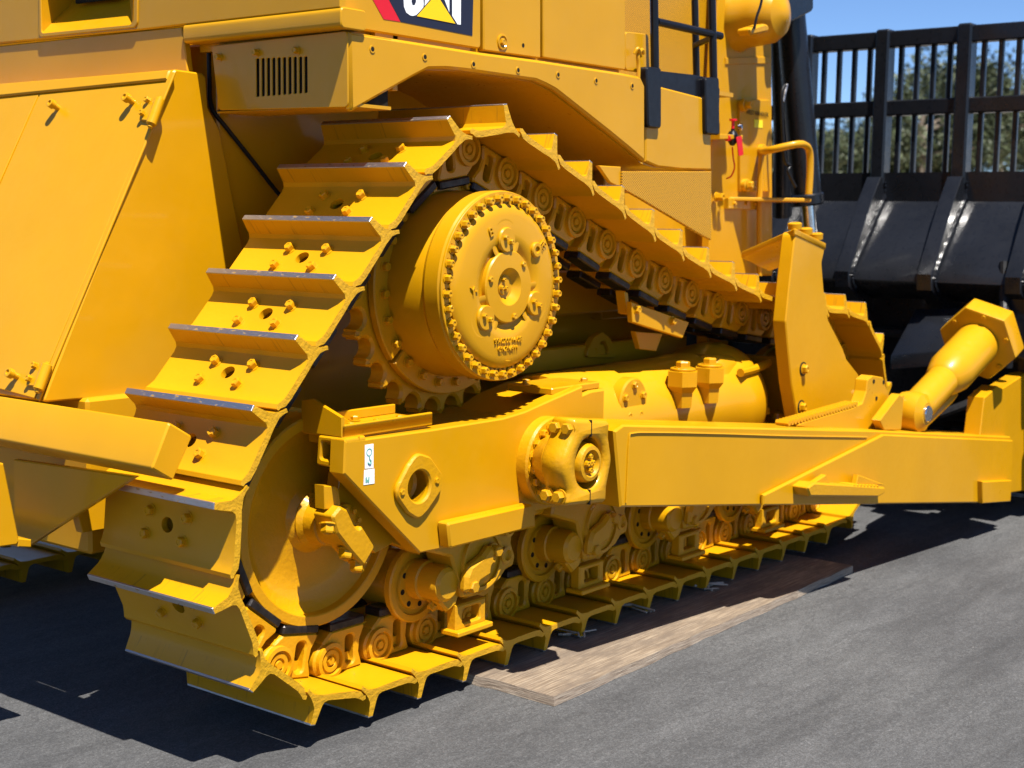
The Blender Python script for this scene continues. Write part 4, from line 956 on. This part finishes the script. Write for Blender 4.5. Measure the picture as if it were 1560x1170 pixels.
# brackets and hoses behind the brace
bq = [at(1394, 470, 'x', 6.12), at(1492, 466, 'x', 6.12), at(1474, 531, 'x', 5.82), at(1356, 541, 'x', 5.82)]
bm = bmesh.new(); ga = [bm.verts.new(q) for q in bq]; gb_ = [bm.verts.new(q-V((0, 0, .10))) for q in bq]; bm.faces.new(ga); bm.faces.new(gb_)
for k in range(4): bm.faces.new((ga[k], ga[(k+1) % 4], gb_[(k+1) % 4], gb_[k]))
part('brace_bracket', mesh(bm, bevel=.01), 'black_paint', bldp)
part('brace_clevis', prism(fillet(pp([(1525, 420), (1530, 410), (1600, 400), (1600, 560), (1532, 540)], 'x', 6.05), .03, 3), .1, 'x', 6.05, bevel=.01), 'black_paint', bldp)
for k in range(5):
    a = at(1395+18*k, 655-9*k, 'x', 5.9); part('hose', tubem([a+V((-.1, .2, -.1)), a, a+V((.1, -.1, .05)), a+V((.3, -.2, .02))], .032, 10, 4), 'rubber', bldp)
part('hose', tubem([at(1335, 505, 'x', 6.3), at(1380, 508, 'x', 6.3), at(1440, 512, 'x', 6.3)], .035, 10, 4), 'rubber', bldp)
part('hose', tubem([at(1535, 560, 'x', 5.9), at(1538, 500, 'x', 5.9), at(1530, 470, 'x', 6.0), at(1530, 400, 'x', 6.1)], .03, 10, 4), 'rubber', bldp)

# ---- lifting labels on the roller frame
lb = part('label', prism(pp([(556, 678), (569, 676), (569, 713), (556, 714)], 'y', FY-.0015), .001, 'y', FY-.0015, bevel=0), 'white', fr)
lb2 = part('label', prism(pp([(555, 716), (570.5, 714), (570.5, 736.5), (554, 739)], 'y', FY-.0015), .001, 'y', FY-.0015, bevel=0), 'white', fr)
c = at(562.5, 689, 'y', FY-.002)
part('pulley_print', prism(circle2((c.x, c.z), .014, 20), .0006, 'y', FY-.0025, [circle2((c.x, c.z), .0105, 20)], bevel=0), 'green_print', lb)
hk = [at(x, y, 'y', FY-.0025) for x, y in ((562.5, 695), (563, 699), (565, 702), (565, 705.5), (562.8, 707), (560.8, 705.5), (560.6, 703))]
part('hook_print', tubem(hk, [.002, .002, .003, .0035, .003, .0025, .001], 6), 'green_print', lb)
part('shackle_print', prism(pp([(557, 728), (558.5, 726), (559.5, 731), (561, 731), (561.5, 726), (563, 727), (562.6, 735), (561, 736), (560, 734), (558, 736), (557, 735)], 'y', FY-.0025), .0006, 'y', FY-.0025, bevel=0), 'green_print', lb2)

# ================================================================== plywood sheet under the track
PC = [at(845, 1062, 'z', -.002), at(735, 1030, 'z', -.002), at(1300, 862, 'z', -.002)]
px0 = PC[0]; pdir = (PC[2]-PC[0]).normalized(); plen_ = (PC[2]-PC[0]).length; pnrm = V((-pdir.y, pdir.x, 0))
PM = Mx.Identity(4)
for i in range(3): PM[i][0] = pdir[i]; PM[i][1] = pnrm[i]; PM[i][3] = px0[i]
PM[2][3] = GZ+.001
N_ = 28
near = [(plen_*k/N_, .004*math.sin(k*1.7)+random.uniform(-.003, .003)) for k in range(N_+1)]
fare = [(plen_+.01+random.uniform(-.006, .006), .2), (plen_, .62)]; left = [(0.02, .62), (.0, .36), (.012, .3), (.003, .15)]
outl = near+fare+left
bm = bmesh.new(); bot_ = [bm.verts.new((x, y, 0)) for x, y in outl]; top_ = [bm.verts.new((x+(.004 if i > N_ else 0), y+.002, .0375)) for i, (x, y) in enumerate(outl)]
f1 = bm.faces.new(top_); bm.faces.new(bot_)
for k in range(len(outl)):
    f = bm.faces.new((bot_[k], bot_[(k+1) % len(outl)], top_[(k+1) % len(outl)], top_[k])); f.material_index = 1
ply = mesh(bm, 'ply', ang=20); ply.materials.append(MATS['plywood']); ply.materials.append(MATS['plywood_edge'])
for p_ in ply.polygons: p_.material_index = 0 if abs(p_.normal.z) > .7 else 1
po = obj('plywood_sheet', ply, None, None, PM); po['label'] = 'weathered plywood sheet on the asphalt under the bulldozer track'; po['category'] = 'plywood'

# ---- litter
def chip(px_, py_, pts, h, label, name='wood_scrap', cat='scrap', mat='scrap_wood', z=GZ):
    q = at(px_, py_, 'z', z+.001)
    me = prism(pts, h, 'z', 0, bevel=min(.001, h*.3)); o = obj(name, me, mat, None, Mx.Translation((q.x, q.y, z+.001))); o['label'] = label; o['category'] = cat; return o
ZT = GZ+.0385
def sticks(px_, py_, n, label, seed):
    rnd = random.Random(seed); q = at(px_, py_, 'z', ZT); bm = bmesh.new()
    for k in range(n):
        c = V((rnd.uniform(-.05, .05), rnd.uniform(-.04, .04), .004+.003*k)); a = rnd.uniform(0, 3.1); L_ = rnd.uniform(.03, .07)
        cyl(bm, c-V((math.cos(a), math.sin(a), .05))*L_, c+V((math.cos(a), math.sin(a), .05))*L_, rnd.uniform(.003, .007), n=5)
    o = obj('wood_splinters', mesh(bm), 'scrap_wood', None, Mx.Translation((q.x, q.y, ZT+.003))); o['label'] = label; o['category'] = 'splinters'
sticks(880, 968, 9, 'small heap of torn wood splinters between grousers near the plywood corner', 1)
sticks(972, 930, 9, 'dark scattered splinters between grousers halfway along the plywood', 2)
sticks(1080, 895, 6, 'few splinters between grousers near the far plywood end', 3)

# ---- loose grit on the asphalt
rnd = random.Random(11); vs_, fs_ = [], []
for k in range(200):
    x = rnd.uniform(-1.2, 5.5); y = rnd.uniform(-2.6, -.1) if rnd.random() < .85 else rnd.uniform(-.1, .9)
    if x > 1.3 and y > -.5 and x < 4.3: continue
    r = rnd.uniform(.0015, .0045); i = len(vs_); a = rnd.uniform(0, 6.28)
    for j in range(5): vs_.append((x+r*math.cos(a+j*1.257)*rnd.uniform(.7, 1.2), y+r*math.sin(a+j*1.257)*rnd.uniform(.7, 1.2), GZ+.0003))
    vs_.append((x+r*.1, y, GZ+r*rnd.uniform(.7, 1.1)))
    for j in range(5): fs_.append((i+j, i+(j+1) % 5, i+5))
me = bpy.data.meshes.new('grit'); me.from_pydata(vs_, [], fs_); go = obj('grit', me, 'grit_stone', None, I4, kind='stuff'); go['label'] = 'loose grey grit scattered over the asphalt'; go['category'] = 'grit'

# ================================================================== trees on the embankment
def tree(px_, py_top, dist, width, seed, label, mat, base_z):
    rnd = random.Random(seed); d = ray(px_, py_top); d2 = V((d.x, d.y, 0)).length; tq = CAM+d*(dist/d2)
    h = tq.z-base_z; o = bpy.data.objects.new('tree', None); col.objects.link(o); o.location = (tq.x, tq.y, base_z); W[o.name] = Mx.Translation((tq.x, tq.y, base_z))
    o['label'] = label; o['category'] = 'tree'; o['group'] = 'trees beyond the black blade'
    bx = V((tq.x, tq.y, base_z)); bm = bmesh.new()
    tube(bm, smoothpath([bx-V((0, 0, .3)), bx+V((.1, .1, h*.3)), bx+V((-.1, .2, h*.6)), bx+V((0, 0, h*.85))], 4), [.30*(1-.07*k) for k in range(13)], 8)
    blobs = []
    for k in range(26):
        a = rnd.uniform(0, 6.28); zz = rnd.uniform(.16, .97); rr = width*.5*math.sqrt(max(0, 1-((zz-.5)/.56)**2))*rnd.uniform(.25, 1)
        c = bx+V((rr*math.cos(a), rr*math.sin(a), zz*h)); blobs.append((c, width*rnd.uniform(.10, .2)))
        if k < 9: tube(bm, [bx+V((0, 0, zz*h*.7)), c.lerp(bx+V((0, 0, zz*h*.8)), .4), c], [.09, .06, .03], 5)
    obj('trunk', mesh(bm), 'bark', o)
    vs_, fs_ = [], []
    for c, r in blobs:
        for k in range(330):
            u = V((rnd.gauss(0, 1), rnd.gauss(0, 1), rnd.gauss(0, 1))).normalized()*r*rnd.random()**.45; u.z *= .8
            p_ = c+u+V((0, 0, -.4*rnd.random()*r)); s = rnd.uniform(.08, .18)
            a = V((rnd.gauss(0, 1), rnd.gauss(0, 1), rnd.gauss(0, .8))).normalized()*s; b_ = a.orthogonal().normalized()*s*.5
            b_ = Mx.Rotation(rnd.uniform(0, 6.28), 4, a) @ b_
            i = len(vs_); vs_ += [p_-a, p_+b_, p_+a, p_-b_]; fs_.append((i, i+1, i+2, i+3))
    me = bpy.data.meshes.new('crown'); me.from_pydata(vs_, [], fs_); obj('crown', me, mat, o)
for a in ((1205, 208, 62, 5, 1, 'low olive tree beside the lift cylinder', 'leaf_olive', 3.9), (1255, 205, 66, 6, 2, 'low green tree behind the lower bars of the rack', 'leaf_green', 4.0),
          (1330, 205, 70, 7, 3, 'small dark green tree just left of a rack post', 'leaf_green', 4.0), (1412, 150, 66, 8, 4, 'mid-height olive tree between two rack posts', 'leaf_olive', 4.0),
          (1462, 112, 72, 9, 5, 'tall olive tree behind a rack post', 'leaf_olive', 4.1), (1530, 82, 68, 10, 6, 'tallest grey-green tree beyond the rack', 'leaf_olive', 4.0),
          (1620, 100, 72, 10, 7, 'broad green tree beyond the blade end', 'leaf_green', 4.1), (1140, 225, 70, 7, 8, 'green tree hidden mostly by the radiator guard', 'leaf_green', 4.0)):
    tree(*a)
